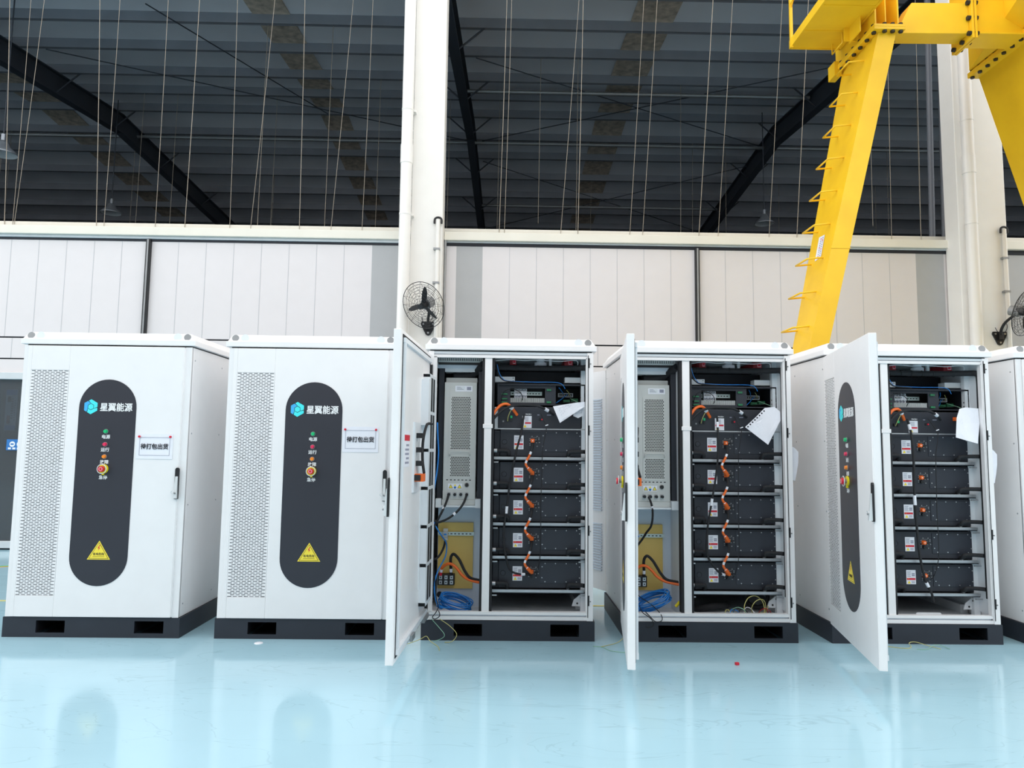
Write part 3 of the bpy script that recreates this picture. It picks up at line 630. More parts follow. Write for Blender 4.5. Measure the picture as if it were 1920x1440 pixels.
# ---- inside fittings (children of an open cabinet)
def fittings(root):
    b = MB(); b.box(1.149, -.002, .16, 1.154, 0, 1.99, 'black'); b.build('edge_gasket', root)
    for z_ in (.24, .72, 1.42, 1.9):
        MB().box(1.154,-.004,z_,1.162,.0,z_+.07,'black').cyl((1.165,-.003,z_+.03),(1.172,-.003,z_+.03),.004,'galv',8).build('strike_plate', root)
    MB().box(.414,.02,.19,.466,.07,1.972,'white_paint').box(.405,.016,1.463,.475,.02,1.492,'white_paint').build('center_post', root, bevel=.003)
    b = MB().box(.396,.03,.19,.414,.09,1.968,'rubber').box(.466,.03,.19,.484,.09,1.968,'rubber'); b.build('post_gasket', root)
    MB().box(.072,.37,.15,.405,.385,1.0,'bluegrey').build('mounting_wall', root)
    MB().box(.405,.09,.15,.425,.99,1.99,'inner_white').build('divider', root)
    MB().box(.03,.60,.90,.405,.615,1.99,'pack_black').box(.366,.17,.95,.404,.2,1.90,'pack_black').box(.072,.2,.95,.11,.23,1.92,'pack_black').build('dark_backing', root)
    MB().box(.425,.96,.15,1.17,.985,1.99,'pack_black').box(.49,.50,1.66,1.15,.51,1.92,'pack_black').build('rack_backing', root)
    b = MB().box(.070,.13,1.945,.395,.15,1.955,'duct_grey').box(.070,.15,1.93,.395,.20,1.99,'black').box(.070,.13,1.99,.395,.2,1.998,'duct_grey')
    for i in range(24): b.box(.072+i*.0136,.13,1.953,.0795+i*.0136,.138,1.992,'duct_grey')
    b.build('wire_duct', root)
    b = MB().box(.050,.06,.20,.056,.12,1.93,'black')
    for i in range(120): b.box(.056,.06,.21+i*.0143,.064,.12,.2175+i*.0143,'duct_grey')
    b.box(.064,.06,.2,.070,.066,1.93,'duct_grey'); b.build('wire_duct', root)
    MB().box(.05,.18,1.905,.405,.20,1.945,'bluegrey').build('crossbar', root)
    MB().box(.116,.19,1.880,.385,.30,1.912,'inner_white').build('upper_ledge', root)
    MB().box(.072,.12,.893,.11,.40,.955,'inner_white').box(.355,.12,.893,.405,.40,.955,'inner_white').box(.09,.14,.895,.39,.42,.908,'inner_white').build('shelf_ledge', root)
    MB().box(.078,.345,.284,.338,.365,.765,'mount_yellow').build('mounting_plate', root)
    b = MB().box(.075,.33,.672,.345,.345,.698,'zinc')
    for i in range(9): b.box(.085+i*.028,.329,.681,.100+i*.028,.33,.688,'black')
    b.build('din_rail', root)
    MB().cyl((.095,.37,.235),(.095,.366,.235),.022,'black',18).build('cable_hole', root)
    for x0, x1 in ((.486,.632),(1.005,1.150)):
        MB().box(x0,.22,1.812,x1,.30,1.852,'inner_white').cyl((x1-.012,.219,1.842),(x1-.012,.218,1.842),.004,'black',8).cyl((x1-.012,.219,1.822),(x1-.012,.218,1.822),.004,'black',8).build('white_bracket', root)
    b = MB().box(1.120,.17,.15,1.165,.21,1.99,'inner_white').box(1.155,.06,.19,1.17,.99,1.99,'inner_white')
    for i in range(7):
        for dz in (0,.03): b.cyl((1.119,.185,1.70-i*.235-dz),(1.121,.185,1.70-i*.235-dz),.006,'black',8)
    b.build('rack_post', root)
    for i in range(5):
        z_ = 1.253-.2347*i
        b = MB().box(.486,.125,z_-.011,1.140,.145,z_+.008,'steel').box(.486,.145,z_-.020,1.15,.95,z_-.012,'pack_black').box(.486,.118,z_-.035,.52,.125,z_-.026,'steel').box(1.10,.118,z_-.035,1.15,.125,z_-.026,'steel')
        b.build('rack_rail', root)
    MB().box(.486,.12,1.459,1.15,.135,1.467,'steel').build('rack_rail', root)
    # coolant hose
    b = MB().tube([(.486,.16,1.915),(.70,.17,1.912),(.95,.16,1.912),(1.11,.11,1.912),(1.146,.07,1.905),(1.158,.06,1.87),(1.158,.06,1.6),(1.158,.06,1.0),(1.158,.06,.30)],.021,'rubber',12)
    for x_ in (.56,.64,.72,.80,.88,.96,1.04): b.torus((x_,.165,1.912),(1,0,0),.0215,.002,'black',16,4)
    b.cyl((1.158,.06,.30),(1.158,.06,.272),.008,'blue',10); b.build('coolant_hose', root)
    MB().tube([(.40,.12,1.93),(.36,.20,1.895),(.31,.24,1.862),(.24,.25,1.852),(.18,.25,1.85)],.027,'rubber',12).build('coolant_hose', root)
    MB().box(1.10,.30,.15,1.155,.95,.21,'inner_white').plate([(1.06,.195),(1.155,.195),(1.155,.27),(1.12,.275),(1.075,.24)],.20,.208,'inner_white').cyl((1.10,.199,.215),(1.10,.197,.215),.007,'black',8).cyl((1.135,.199,.24),(1.135,.197,.24),.007,'black',8).build('foot_bracket', root)
    for s_ in (.60, 1.03): pass
    MB().tube([(.49,.10,1.955),(.6,.12,1.968),(.7,.12,1.962),(.79,.12,1.967),(.95,.12,1.96),(1.06,.12,1.968),(1.09,.12,1.955),(1.085,.12,1.92)],.0025,'inner_white',6).build('sensor_wire', root)
    MB().tube([(.50,.10,1.93),(.515,.10,1.87),(.54,.10,1.83),(.58,.12,1.812),(.75,.13,1.806),(.95,.13,1.803),(1.0,.14,1.76)],.0022,'blue',6).tube([(.495,.11,1.93),(.51,.11,1.86),(.535,.11,1.825),(.58,.12,1.808),(.70,.13,1.802)],.005,'black',6).build('wire_loom', root)

def place(name, root_x, x, y, z, label, cat, group=None): return empty(name, (root_x+x, y, z), label, cat, group)
def make_inverter(X, d):
    t = empty('power_converter', (X+.236,.16,.908), 'tall grey power converter with two mesh grilles in '+d, 'converter', 'grey power converters')
    b = MB().box(-.118,0,.04,.118,.36,.892,'grey_box').box(-.113,.05,.892,.120,.36,.93,'grey_box').box(-.123,-.004,0,.118,.36,.04,'grey_box'); b.build('housing', t, bevel=.004)
    def mesh(z0, z1, nx, nz, nm):
        b = MB(); x0, x1 = -.068, .077
        b.box(x0-.012,-.003,z0-.012,x0,.0,z1+.012,'grey_box').box(x1,-.003,z0-.012,x1+.012,0,z1+.012,'grey_box').box(x0,-.003,z0-.012,x1,0,z0,'grey_box').box(x0,-.003,z1,x1,0,z1+.012,'grey_box')
        b.box(x0,-.0006,z0,x1,-.0004,z1,'dark_void')
        cw = (x1-x0)/nx; ch = (z1-z0)/nz; r = min(cw,ch)*.40; y_ = -.003
        for j in range(nz):
            off = 0 if j % 2 == 0 else cw/2
            if off: b.quad((x0,y_,z0+j*ch),(x0+off,y_,z0+j*ch),(x0+off,y_,z0+j*ch+ch),(x0,y_,z0+j*ch+ch),'grey_box'); b.quad((x1-off,y_,z0+j*ch),(x1,y_,z0+j*ch),(x1,y_,z0+j*ch+ch),(x1-off,y_,z0+j*ch+ch),'grey_box')
            for i in range(nx-(1 if off else 0)):
                xa = x0+off+i*cw; za = z0+j*ch; cx_, cz_ = xa+cw/2, za+ch/2
                O = [(cw/2,0),(cw/2,ch/2),(0,ch/2),(-cw/2,ch/2),(-cw/2,0),(-cw/2,-ch/2),(0,-ch/2),(cw/2,-ch/2)]
                vs = [(cx_+p[0],y_,cz_+p[1]) for p in O]+[(cx_+r*math.cos(k*math.pi/4),y_,cz_+r*math.sin(k*math.pi/4)) for k in range(8)]
                b.add(vs, [(k,(k+1)%8,8+(k+1)%8,8+k) for k in range(8)], 'grey_box')
        b.build(nm, t)
    mesh(.402, .785, 12, 32, 'vent_grille'); mesh(.207, .350, 12, 12, 'vent_grille')
    b = MB(); b.tube([(-.07,-.006,.36),(-.07,-.02,.365),(-.07,-.02,.378),(-.055,-.02,.386),(.06,-.02,.386),(.075,-.02,.378),(.075,-.02,.365),(.075,-.006,.36)],.004,'grey_box',6,3); b.build('pull_handle', t)
    b = MB().box(-.040,-.001,.824,.085,0,.866,'paper').box(-.032,-.0015,.832,.030,-.001,.860,'inner_white').box(.045,-.0015,.835,.075,-.001,.858,'faint_ink')
    for i in range(3): b.box(-.028,-.0018,.838+i*.008,.02-.01*i,-.0015,.841+i*.008,'faint_ink')
    b.build('type_label', t)
    b = MB()
    for i in range(7): b.box(-.094+i*.0275,-.001,.178,-.080+i*.0275,.0,.184,'dark_void')
    b.build('vent_slot', t)
    b = MB().box(-.080,-.001,.115,.022,0,.155,'paper')
    for cx_ in (-.060, .004): b.plate([(cx_-.016,.121),(cx_+.016,.121),(cx_,.150)],-.0014,-.001,'ink'); b.plate([(cx_-.012,.1235),(cx_+.012,.1235),(cx_,.1455)],-.0018,-.001,'yellow')
    b.plate([(-.038,.138),(-.020,.138),(-.029,.153)],-.0014,-.001,'yellow'); b.cyl((-.029,-.001,.127),(-.029,-.0014,.127),.009,'sign_blue',16)
    b.build('warning_label', t)
    MB().cyl((.056,0,.146),(.056,-.012,.146),.012,'black',14).torus((.056,-.001,.146),(0,1,0),.015,.002,'galv',18,4).build('selector_knob', t)
    for i in range(4):
        x_ = -.072+i*.043
        MB().box(x_-.014,-.003,.062,x_+.014,0,.092,'steel').cyl((x_,-.003,.077),(x_,-.022,.077),.011,'black',14).build('socket', t)
    for x_ in (-.05, .04): MB().cyl((x_,.12,.93),(x_,.12,.965),.020,'black',14).cyl((x_,.12,.965),(x_,.10,1.0),.016,'black',12).build('hose_coupling', t)
    return t
def make_pack(X, i, d):
    z = 1.253-.2347*i+.008
    t = empty('battery_pack', (X+.81,.17,z), 'black battery pack on %s shelf of %s' % (['top','second','third','fourth','bottom'][i], d), 'battery pack', 'black battery packs')
    o = .81
    b = MB().box(.53-o,0,.003,1.125-o,.75,.198,'pack_black').box(.487-o,.012,.0,.53-o,.024,.19,'pack_black').box(1.125-o,.012,0,1.142-o,.024,.19,'pack_black'); b.build('housing', t, bevel=.003)
    b = MB().box(.828-o,-.004,.040,1.120-o,0,.185,'pack_plate')
    b.build('cover_plate', t, bevel=.001)
    sc0 = None
    for x_, z_ in [(.864,.178),(.939,.178),(1.016,.178),(1.090,.178),(.843,.155),(1.112,.155),(.842,.078),(1.112,.078),(.864,.050),(.939,.050),(1.016,.050),(1.090,.050)]:
        if sc0 is None: sc = sc0 = MB().cyl((0,0,0),(0,-.004,0),.0042,'steel',8).build('screw', t)
        else: sc = sc0.copy(); COL.objects.link(sc)
        sc.location = (x_-o, -.004, z_)
    b = MB().torus((.561-o,-.001,.108),(0,1,0),.018,.0016,'black',24,5).cyl((.561-o,0,.108),(.561-o,-.002,.108),.0155,'pack_plate',20); b.build('vent_plug', t)
    b = MB().box(.631-o,-.001,.055,.700-o,0,.156,'paper').box(.634-o,-.0015,.085,.697-o,-.001,.099,'red').plate([(.638-o,.060),(.662-o,.060),(.650-o,.081)],-.0016,-.001,'yellow')
    for k in range(5): b.box(.637-o,-.0015,.110+k*.008,.665-o-.004*(k%2),-.001,.113+k*.008,'faint_ink')
    for k in range(3): b.box(.668-o,-.0015,.063+k*.006,.692-o,-.001,.066+k*.006,'faint_ink')
    for k in range(2): b.box(.671-o,-.0015,.112+k*.012,.693-o,-.001,.121+k*.012,'faint_ink')
    b.box(.642-o,-.002,.091,.650-o,-.0015,.096,'amber')
    b.build('rating_label', t)
    b = MB().cyl((.766-o,0,.118),(.766-o,-.020,.118),.0135,'orange',8).box(.752-o,-.006,.104,.780-o,0,.132,'orange').cyl((.766-o,-.020,.118),(.766-o,-.0215,.118),.004,'paper',8); b.build('orange_socket', t)
    b = MB()
    for x_, z_ in ((.762,.150),(.799,.150),(.747,.132),(.747,.120),(.747,.096),(.747,.085),(.800,.078),(.790,.125),(.812,.128),(.795,.104),(.816,.106),(.812,.138)): b.box(x_-o-.004,-.004,z_-.003,x_-o+.004,0,z_+.003,'galv')
    b.box(.752-o,-.003,.141,.800-o,0,.1428,'galv'); b.cyl((.766-o,0,.086),(.766-o,-.02,.086),.011,'black',12).cyl((.796-o,0,.115),(.796-o,-.008,.115),.009,'black',12)
    b.build('connector_field', t)
    MB().tube([(1.026-o,-.012,.012),(1.026-o,-.040,.022),(1.032-o,-.05,.036),(1.06-o,-.055,.040),(1.115-o,-.085,.042),(1.135-o,-.105,.042)],.0145,'rubber',10).cyl((1.026-o,-.012,.006),(1.026-o,-.03,.010),.010,'steel',10).build('coolant_elbow', t)
    MB().tube([(.594-o,-.012,.012),(.594-o,-.035,.024),(.585-o,-.04,.040),(.55-o,-.045,.044),(.487-o,-.05,.044)],.0145,'rubber',10).cyl((.594-o,-.010,.004),(.594-o,-.012,.010),.010,'steel',10).cyl((.508-o,-.05,.044),(.486-o,-.05,.044),.0155,'steel',10).build('coolant_elbow', t)
    return t
def make_controls(X, d):
    t = empty('control_box', (X+.82,.17,1.640), 'open black control tray with breakers and terminals in '+d, 'control box', 'control trays of the open cabinets')
    o, z = .82, 1.640
    B = lambda x0,y0,z0,x1,y1,z1,k,b: b.box(x0-o,y0,z0-z,x1-o,y1,z1-z,k)
    b = MB(); B(.505,0,1.786,1.150,.5,1.796,'pack_black',b); B(.505,0,1.640,1.150,.5,1.648,'pack_black',b); B(.505,0,1.648,.512,.5,1.786,'pack_black',b); B(1.143,0,1.648,1.150,.5,1.786,'pack_black',b); B(.512,.30,1.648,1.143,.31,1.786,'black',b)
    b.build('tray', t)
    b = MB(); B(.512,.02,1.65,.598,.03,1.785,'pack_plate',b); B(.598,.02,1.650,.856,.03,1.660,'pack_plate',b); B(.598,.02,1.766,.856,.03,1.785,'pack_plate',b); B(.856,.02,1.65,.935,.03,1.785,'pack_plate',b); B(.598,.14,1.65,.856,.15,1.785,'black',b); b.build('mounting_panel', t)
    b = MB(); B(.602,.10,1.718,.838,.11,1.746,'zinc',b)
    for i in range(10): B(.612+i*.022,.099,1.728,.624+i*.022,.10,1.735,'black',b)
    b.build('din_rail', t)
    b = MB(); B(.600,.032,1.660,.853,.08,1.662,'duct_grey',b)
    for i in range(30): B(.601+i*.0085,.03,1.660,.6055+i*.0085,.036,1.694,'duct_grey',b)
    B(.6,.06,1.66,.853,.07,1.695,'black',b); b.build('wire_duct', t)
    for zz in (1.747, 1.656): b = MB(); B(.868,.008,zz,.900,.02,zz+.014,'pcb_green',b); b.build('terminal_plug', t)
    for zz in (1.655,1.68,1.715): b = MB(); B(.535,.008,zz,.578,.02,zz+.010,'pcb_green',b); b.build('terminal_plug', t)
    b = MB(); B(.962,.14,1.712,1.075,.16,1.742,'paper',b); B(.968,.138,1.717,1.068,.14,1.737,'black',b)
    for i in range(6): B(.972+i*.016,.137,1.721,.980+i*.016,.138,1.731,'galv',b)
    B(1.06,.12,1.675,1.11,.15,1.70,'pcb_green',b); B(1.0,.12,1.67,1.05,.15,1.69,'pcb_green',b)
    b.build('terminal_block', t)
    V = lambda L: [(x-o,y,zz-z) for x,y,zz in L]
    for L, r_, k in (([(.94,.05,1.66),(.98,.08,1.69),(1.01,.12,1.715),(1.03,.13,1.73)],.003,'blue'), ([(.96,.04,1.775),(.98,.07,1.755),(1.0,.12,1.735)],.003,'blue'), ([(1.02,.08,1.76),(1.04,.10,1.74),(1.05,.12,1.72)],.0025,'wire_yellow'), ([(1.05,.11,1.70),(1.09,.06,1.675),(1.12,.04,1.66)],.0022,'wire_green'), ([(.53,.0,1.66),(.55,-.01,1.73),(.60,-.01,1.755),(.66,-.01,1.74),(.69,-.005,1.70),(.68,.0,1.665)],.003,'black'), ([(.98,.1,1.68),(1.02,.05,1.667),(1.08,.04,1.672)],.0025,'black')):
        MB().tube(V(L), r_, k, 6).build('control_wire', t)
    for x0, nm in ((.492,'ear'),(1.150,'ear')): pass
    t2 = empty('circuit_breaker', (X+.677,.25,1.696), 'row of white miniature breakers clipped in control tray of '+d, 'breaker', 'breakers in the control trays')
    b = MB().box(-.047,0,0,.047,.025,.070,'paper').box(-.047,-.012,.020,.047,0,.052,'paper').box(.047-.094,.02,.028,.047,.0,.03,'faint_ink')
    for i in range(4): b.box(-.047+i*.0235-.0006,-.0126,0,-.047+i*.0235+.0006,.0,.07,'faint_ink')
    for i in range(4): b.cyl((-.035+i*.0235,0,.062),(-.035+i*.0235,-.001,.062),.004,'ink',8).cyl((-.035+i*.0235,0,.009),(-.035+i*.0235,-.001,.009),.004,'ink',8)
    b.build('housing', t2)
    MB().box(-.040,-.022,.034,-.020,-.012,.044,'galv').box(-.016,-.022,.034,.004,-.012,.044,'galv').build('toggle', t2)
    # high voltage box
    t = empty('high_voltage_box', (X+.82,.17,1.468), 'black high voltage box above the battery packs in '+d, 'high voltage box', 'high voltage boxes')
    o, z = .82, 1.468
    b = MB().box(.512-o,0,.002,1.130-o,.75,.158,'pack_black'); b.build('housing', t, bevel=.003)
    MB().box(.488-o,.008,.0,.512-o,.02,.155,'inner_white').box(1.130-o,.008,0,1.152-o,.02,.155,'inner_white').build('mounting_ear', t)
    b = MB().box(.690-o,-.001,.004,.758-o,0,.092,'paper').box(.694-o,-.0015,.034,.754-o,-.001,.046,'red').plate([(.697-o,.008),(.722-o,.008),(.7095-o,.029)],-.0016,-.001,'yellow')
    for k in range(5): b.box(.70-o,-.0015,.052+k*.007,.735-o,-.001,.0545+k*.007,'faint_ink')
    b.build('rating_label', t)
    MB().text('PACK+', .014, .735-o, -.0006, .104, 'letter_white', bold=.0002).box(.870-o,-.001,.097,.900-o,0,.103,'faint_ink').box(.800-o,-.001,.097,.815-o,0,.103,'faint_ink').build('socket_caption', t)
    MB().cyl((.833-o,0,.067),(.833-o,-.008,.067),.006,'red',12).box(.812-o,-.006,.060,.824-o,0,.074,'black').build('status_lamp', t)
    MB().box(.602-o,-.014,.074,.616-o,0,.092,'green').box(.602-o,-.01,.050,.616-o,0,.074,'black').box(.576-o,-.01,.05,.590-o,0,.07,'black').box(.545-o,-.003,.045,.556-o,0,.056,'galv').build('signal_plug', t)
    MB().cyl((1.035-o,0,.108),(1.035-o,-.018,.108),.014,'orange',8).box(1.022-o,-.008,.095,1.048-o,0,.121,'orange').build('orange_socket', t)
def make_extras(X, d):
    for k, (x0, x1) in enumerate(((.593,.642),(1.000,1.066))):
        t = empty('fire_extinguisher', (X+(x0+x1)/2,.22,1.94), '%s dark red fire suppression box under roof of %s' % (('left','right')[k], d), 'fire extinguisher', 'red fire suppression boxes')
        h = (x1-x0)/2
        MB().box(-h,0,0,h,.35,.043,'dark_red').build('housing', t, bevel=.003)
        MB().box(-h*.15,-.001,.005,h*.85,0,.035,'red').box(-h*.05,-.0015,.010,h*.75,-.001,.014,'paper').box(-h*.05,-.0015,.014,h*.0,-.001,.03,'paper').box(h*.68,-.0015,.014,h*.75,-.001,.03,'paper').build('face_label', t)
    t = empty('smoke_detector', (X+.825,.26,1.99), 'white smoke detector under the roof of '+d, 'smoke detector', 'white smoke detectors')
    MB().lathe((0,0,0),[(.030,0),(.030,-.022),(.045,-.026),(.045,-.048),(.038,-.052),(0,-.053)],'paper',24).build('housing', t)
    MB().box(.062,-.02,-.055,.082,0,0,'inner_white').build('door_contact', t)
def make_lower(X, d):
    t = empty('terminal_block', (X+.145,.285,.318), 'black three-pole terminal block on yellow plate in '+d, 'terminal block', 'three-pole terminal blocks')
    b = MB().box(-.062,0,0,.062,.06,.078,'black')
    b.build('housing', t, bevel=.003)
    for i in range(3):
        for j in range(2):
            xx = -.050+i*.040; MB().box(xx,-.006,.008+j*.036,xx+.022,0,.034+j*.036,'steel').box(xx+.007,-.008,.016+j*.036,xx+.015,-.006,.026+j*.036,'ink').build('terminal', t)
    t = empty('circuit_breaker', (X+.135,.33,.640), 'small white circuit breaker on DIN rail in '+d, 'breaker', 'breakers on the lower rails')
    MB().box(-.017,-.04,0,.017,0,.085,'grey_box').box(-.017,-.055,.028,.017,-.04,.062,'grey_box').build('housing', t, bevel=.002)
    MB().box(-.010,-.065,.042,.010,-.055,.052,'blue').build('toggle', t)
    t = empty('power_cable', (X+.1,.5,.4), 'thick orange power cable from terminal block in '+d, 'cable', 'orange power cables')
    f = lambda L: [(x-.1,y*.45+.045-.5,z-.4) for x,y,z in L]
    MB().tube(f([(.112,.50,.43),(.122,.47,.452),(.158,.44,.478),(.196,.42,.474),(.232,.40,.445),(.268,.36,.405),(.32,.30,.378),(.41,.22,.364)]),.0105,'orange',10).build('sheath', t)
    MB().tube(f([(.105,.52,.39),(.112,.50,.43)]),.011,'red',8,0).build('terminal_boot', t); MB().tube(f([(.110,.505,.415),(.114,.492,.437)]),.0115,'paper',8,0).build('marker_sleeve', t)
    t = empty('power_cable', (X+.17,.5,.4), 'thick black power cable from terminal block in '+d, 'cable', 'black power cables')
    f = lambda L: [(x-.17,y*.45+.045-.5,z-.4) for x,y,z in L]
    MB().tube(f([(.182,.50,.44),(.178,.48,.50),(.185,.46,.535),(.205,.44,.548),(.24,.42,.515),(.265,.38,.473),(.29,.34,.431),(.33,.29,.391),(.41,.235,.378)]),.0105,'rubber',10).build('sheath', t)
    MB().tube(f([(.183,.52,.39),(.182,.50,.44)]),.011,'black',8,0).build('terminal_boot', t); MB().tube(f([(.1825,.505,.415),(.182,.50,.44)]),.0115,'paper',8,0).build('marker_sleeve', t)
def jumper(X, i, d):
    z = 1.253-.2347*i+.126
    t = empty('jumper_cable', (X+.755,.12,z), 'orange jumper cable between %s and %s battery packs in %s' % (ORD[i], ORD[i+1], d), 'cable', 'orange jumper cables')
    o = (.755, .12, z)
    P = spline([(.765,.135,z-.025),(.760,.11,z-.055),(.753,.10,z-.080),(.737,.10,z-.118),(.719,.10,z-.150),(.716,.10,z-.172),(.727,.105,z-.190),(.742,.11,z-.207),(.768,.135,z-.235)], 4)
    P = [tuple(p-Vector(o)) for p in P]; n = len(P)
    sec = [(0,8,'rubber'),(8,10,'paper'),(10,15,'orange'),(15,18,'paper'),(18,25,'orange'),(25,27,'paper')]
    b = MB()
    for a, c, k in sec: b.tube(P[a:min(c+1,n)], .0085, k, 8, 0)
    b.build('sheath', t)
    MB().tube(P[26:], .0135, 'orange', 8, 0).build('plug', t)
def loose(name, X, pts, r, k, label, cat, group, tips=None):
    o = Vector(pts[0])
    ob = MB().tube([Vector(p)-o for p in pts], r, k, 8).build(name); ob.location = (X+o.x, o.y, o.z); tag(ob, label, cat, group)
    if tips:
        for a, c in tips: MB().tube([Vector(a)-o, Vector(c)-o], r*1.35, 'paper', 8, 0).build('marker_sleeve', ob)
    return ob
def sheet_paper(name, X, pts, y, label, bulge=.03, lines=True):
    """a crumpled sheet in the given xz outline, some thickness"""
    cx_ = sum(p[0] for p in pts)/len(pts); cz_ = sum(p[1] for p in pts)/len(pts)
    top = max(p[1] for p in pts)
    def yy(x, z, s): return y-bulge*max(0, (top-z))/.25-.008*math.sin(20*x+9*z)+s
    n = len(pts); vs = []; rings = (1, .66, .33)
    for s in (0, .0015):
        for q in rings: vs += [(cx_+(p[0]-cx_)*q, yy(cx_+(p[0]-cx_)*q, cz_+(p[1]-cz_)*q, s), cz_+(p[1]-cz_)*q) for p in pts]
        vs.append((cx_, yy(cx_, cz_, s), cz_))
    m = 3*n+1; fs = []
    for s in (0, 1):
        for k in range(2):
            for i in range(n): fs.append((s*m+k*n+i, s*m+k*n+(i+1)%n, s*m+(k+1)*n+(i+1)%n, s*m+(k+1)*n+i))
        for i in range(n): fs.append((s*m+2*n+i, s*m+2*n+(i+1)%n, s*m+3*n))
    for i in range(n): fs.append((i, (i+1)%n, m+(i+1)%n, m+i))
    o = Vector((cx_, y, cz_)); b = MB().add([Vector(v)-o for v in vs], fs, 'paper', False)
    if lines:
        random.seed(int(X*100))
        for k in range(9):
            q = .15+.07*k; a = pts[0]; c = pts[-1]; e = pts[1]; g = pts[2] if len(pts) > 3 else pts[1]
            p0 = lerp(lerp(a, c, q), (cx_, cz_), .25); p1 = lerp(lerp(e, g, q), (cx_, cz_), .25)
            for s in range(7):
                if random.random() < .4: continue
                u0 = lerp(p0, p1, s/7); u1 = lerp(p0, p1, (s+random.uniform(.4,.9))/7)
                w_ = .0012
                b.add([Vector((u0[0], yy(*u0, -.002), u0[1]))-o, Vector((u1[0], yy(*u1, -.002), u1[1]))-o, Vector((u1[0], yy(*u1, -.002), u1[1]+w_))-o, Vector((u0[0], yy(*u0, -.002), u0[1]+w_))-o], [(0,1,2,3)], 'faint_ink')
    ob = b.build(name); ob.location = (X+cx_, y, cz_); return tag(ob, label, 'paper', 'paper sheets on the open cabinets')

cabs = [proto]+[copy_tree(proto) for _ in range(5)]
CLAB = ['leftmost closed white battery cabinet with white notice on its door', 'second closed white battery cabinet from left, beside the half-open door', 'open white battery cabinet whose door shows its inner side', 'open white battery cabinet whose door is seen edge-on', 'open white battery cabinet whose door shows its black front panel', 'closed white battery cabinet cut off by the right edge']
OPEN = {2: (-93.05, -.002, -.002, .982, .0133), 3: (-97.7, -.0228, -.0044, .985, -.0016), 4: (-102.06, .0025, -.0048, 1.0, -.0046)}
for i, c in enumerate(cabs):
    c.location = (XS[i], 0, 0); tag(c, CLAB[i], 'cabinet', 'white battery cabinets in a row')
    if i in OPEN:
        dr = [k for k in bpy.data.objects if k.parent == c and k.name.startswith('door') and not k.name.startswith('door_')][0]
        ang, hx_, hy_, sz_, dz_ = OPEN[i]; dr.rotation_euler.z = math.radians(ang); dr.location = (hx_, hy_, dz_); dr.scale.z = sz_
        fittings(c)
        d = DESC[i]; X = XS[i]
        make_inverter(X, d); make_controls(X, d); make_extras(X, d); make_lower(X, d)
        for k in range(5): make_pack(X, k, d)
# rear door of the fourth cabinet stands open, louvred
b = MB(); hx, hy = .012, 1.03
b.box(-.60, -.0, .14, 0, .035, 2.0, 'white_paint')
for z0_, n_ in ((.62, 30), (1.17, 30)): pass
for z0_, z1_ in ((.30, .72), (.80, 1.78)):
    n_ = int((z1_-z0_)/.0225)
    for k in range(n_): b.hexa([(-.19,-.012,z0_+k*.0225),(-.05,-.012,z0_+k*.0225),(-.05,0,z0_+k*.0225+.004),(-.19,0,z0_+k*.0225+.004)],[(-.19,-.012,z0_+k*.0225+.009),(-.05,-.012,z0_+k*.0225+.009),(-.05,0,z0_+k*.0225+.013),(-.19,0,z0_+k*.0225+.013)],'bluegrey')
rd = b.build('rear_door', cabs[3], label='louvred rear door swung open'); rd.location = (hx, hy, 0); rd.rotation_euler.z = math.radians(-62)

# ---- cables and papers in the open cabinets
D3, D4, D5 = DESC[2], DESC[3], DESC[4]; X3, X4, X5 = XS[2], XS[3], XS[4]
for X, d in ((X3, D3), (X4, D4)):
    for i in range(4): jumper(X, i, d)
CG = 'black communication cables'
loose('black_cable', X3, [(.70,.13,1.565),(.68,.10,1.435),(.645,.085,1.295),(.608,.085,1.10),(.588,.085,.95),(.562,.085,.70),(.585,.085,.54),(.617,.09,.46),(.68,.10,.435),(.755,.15,.425)], .0075, 'rubber', 'long black cable hanging in front of battery packs, '+D3, 'cable', CG, [((.701,.128,1.53),(.697,.125,1.50)),((.584,.085,.91),(.580,.085,.86)),((.69,.10,.434),(.715,.115,.431))])
loose('black_cable', X4, [(.695,.13,1.57),(.69,.10,1.45),(.685,.085,1.30),(.66,.085,1.10),(.632,.085,.95),(.60,.085,.76),(.595,.085,.60),(.63,.085,.52),(.69,.10,.455),(.76,.15,.42)], .0075, 'rubber', 'long black cable hanging in front of battery packs, '+D4, 'cable', CG, [((.694,.12,1.53),(.692,.11,1.49)),((.637,.085,.98),(.630,.085,.93)),((.705,.11,.447),(.73,.125,.437))])
loose('black_cable', X5, [(.66,.13,1.57),(.668,.10,1.45),(.668,.085,1.30),(.665,.085,1.00),(.672,.085,.80),(.685,.085,.6),(.72,.085,.42),(.76,.085,.33),(.775,.09,.27)], .0085, 'rubber', 'long black cable hanging in front of battery packs, '+D5, 'cable', CG, [((.664,.12,1.53),(.667,.11,1.49)),((.664,.085,1.02),(.666,.085,.95)),((.725,.085,.405),(.74,.085,.375))])
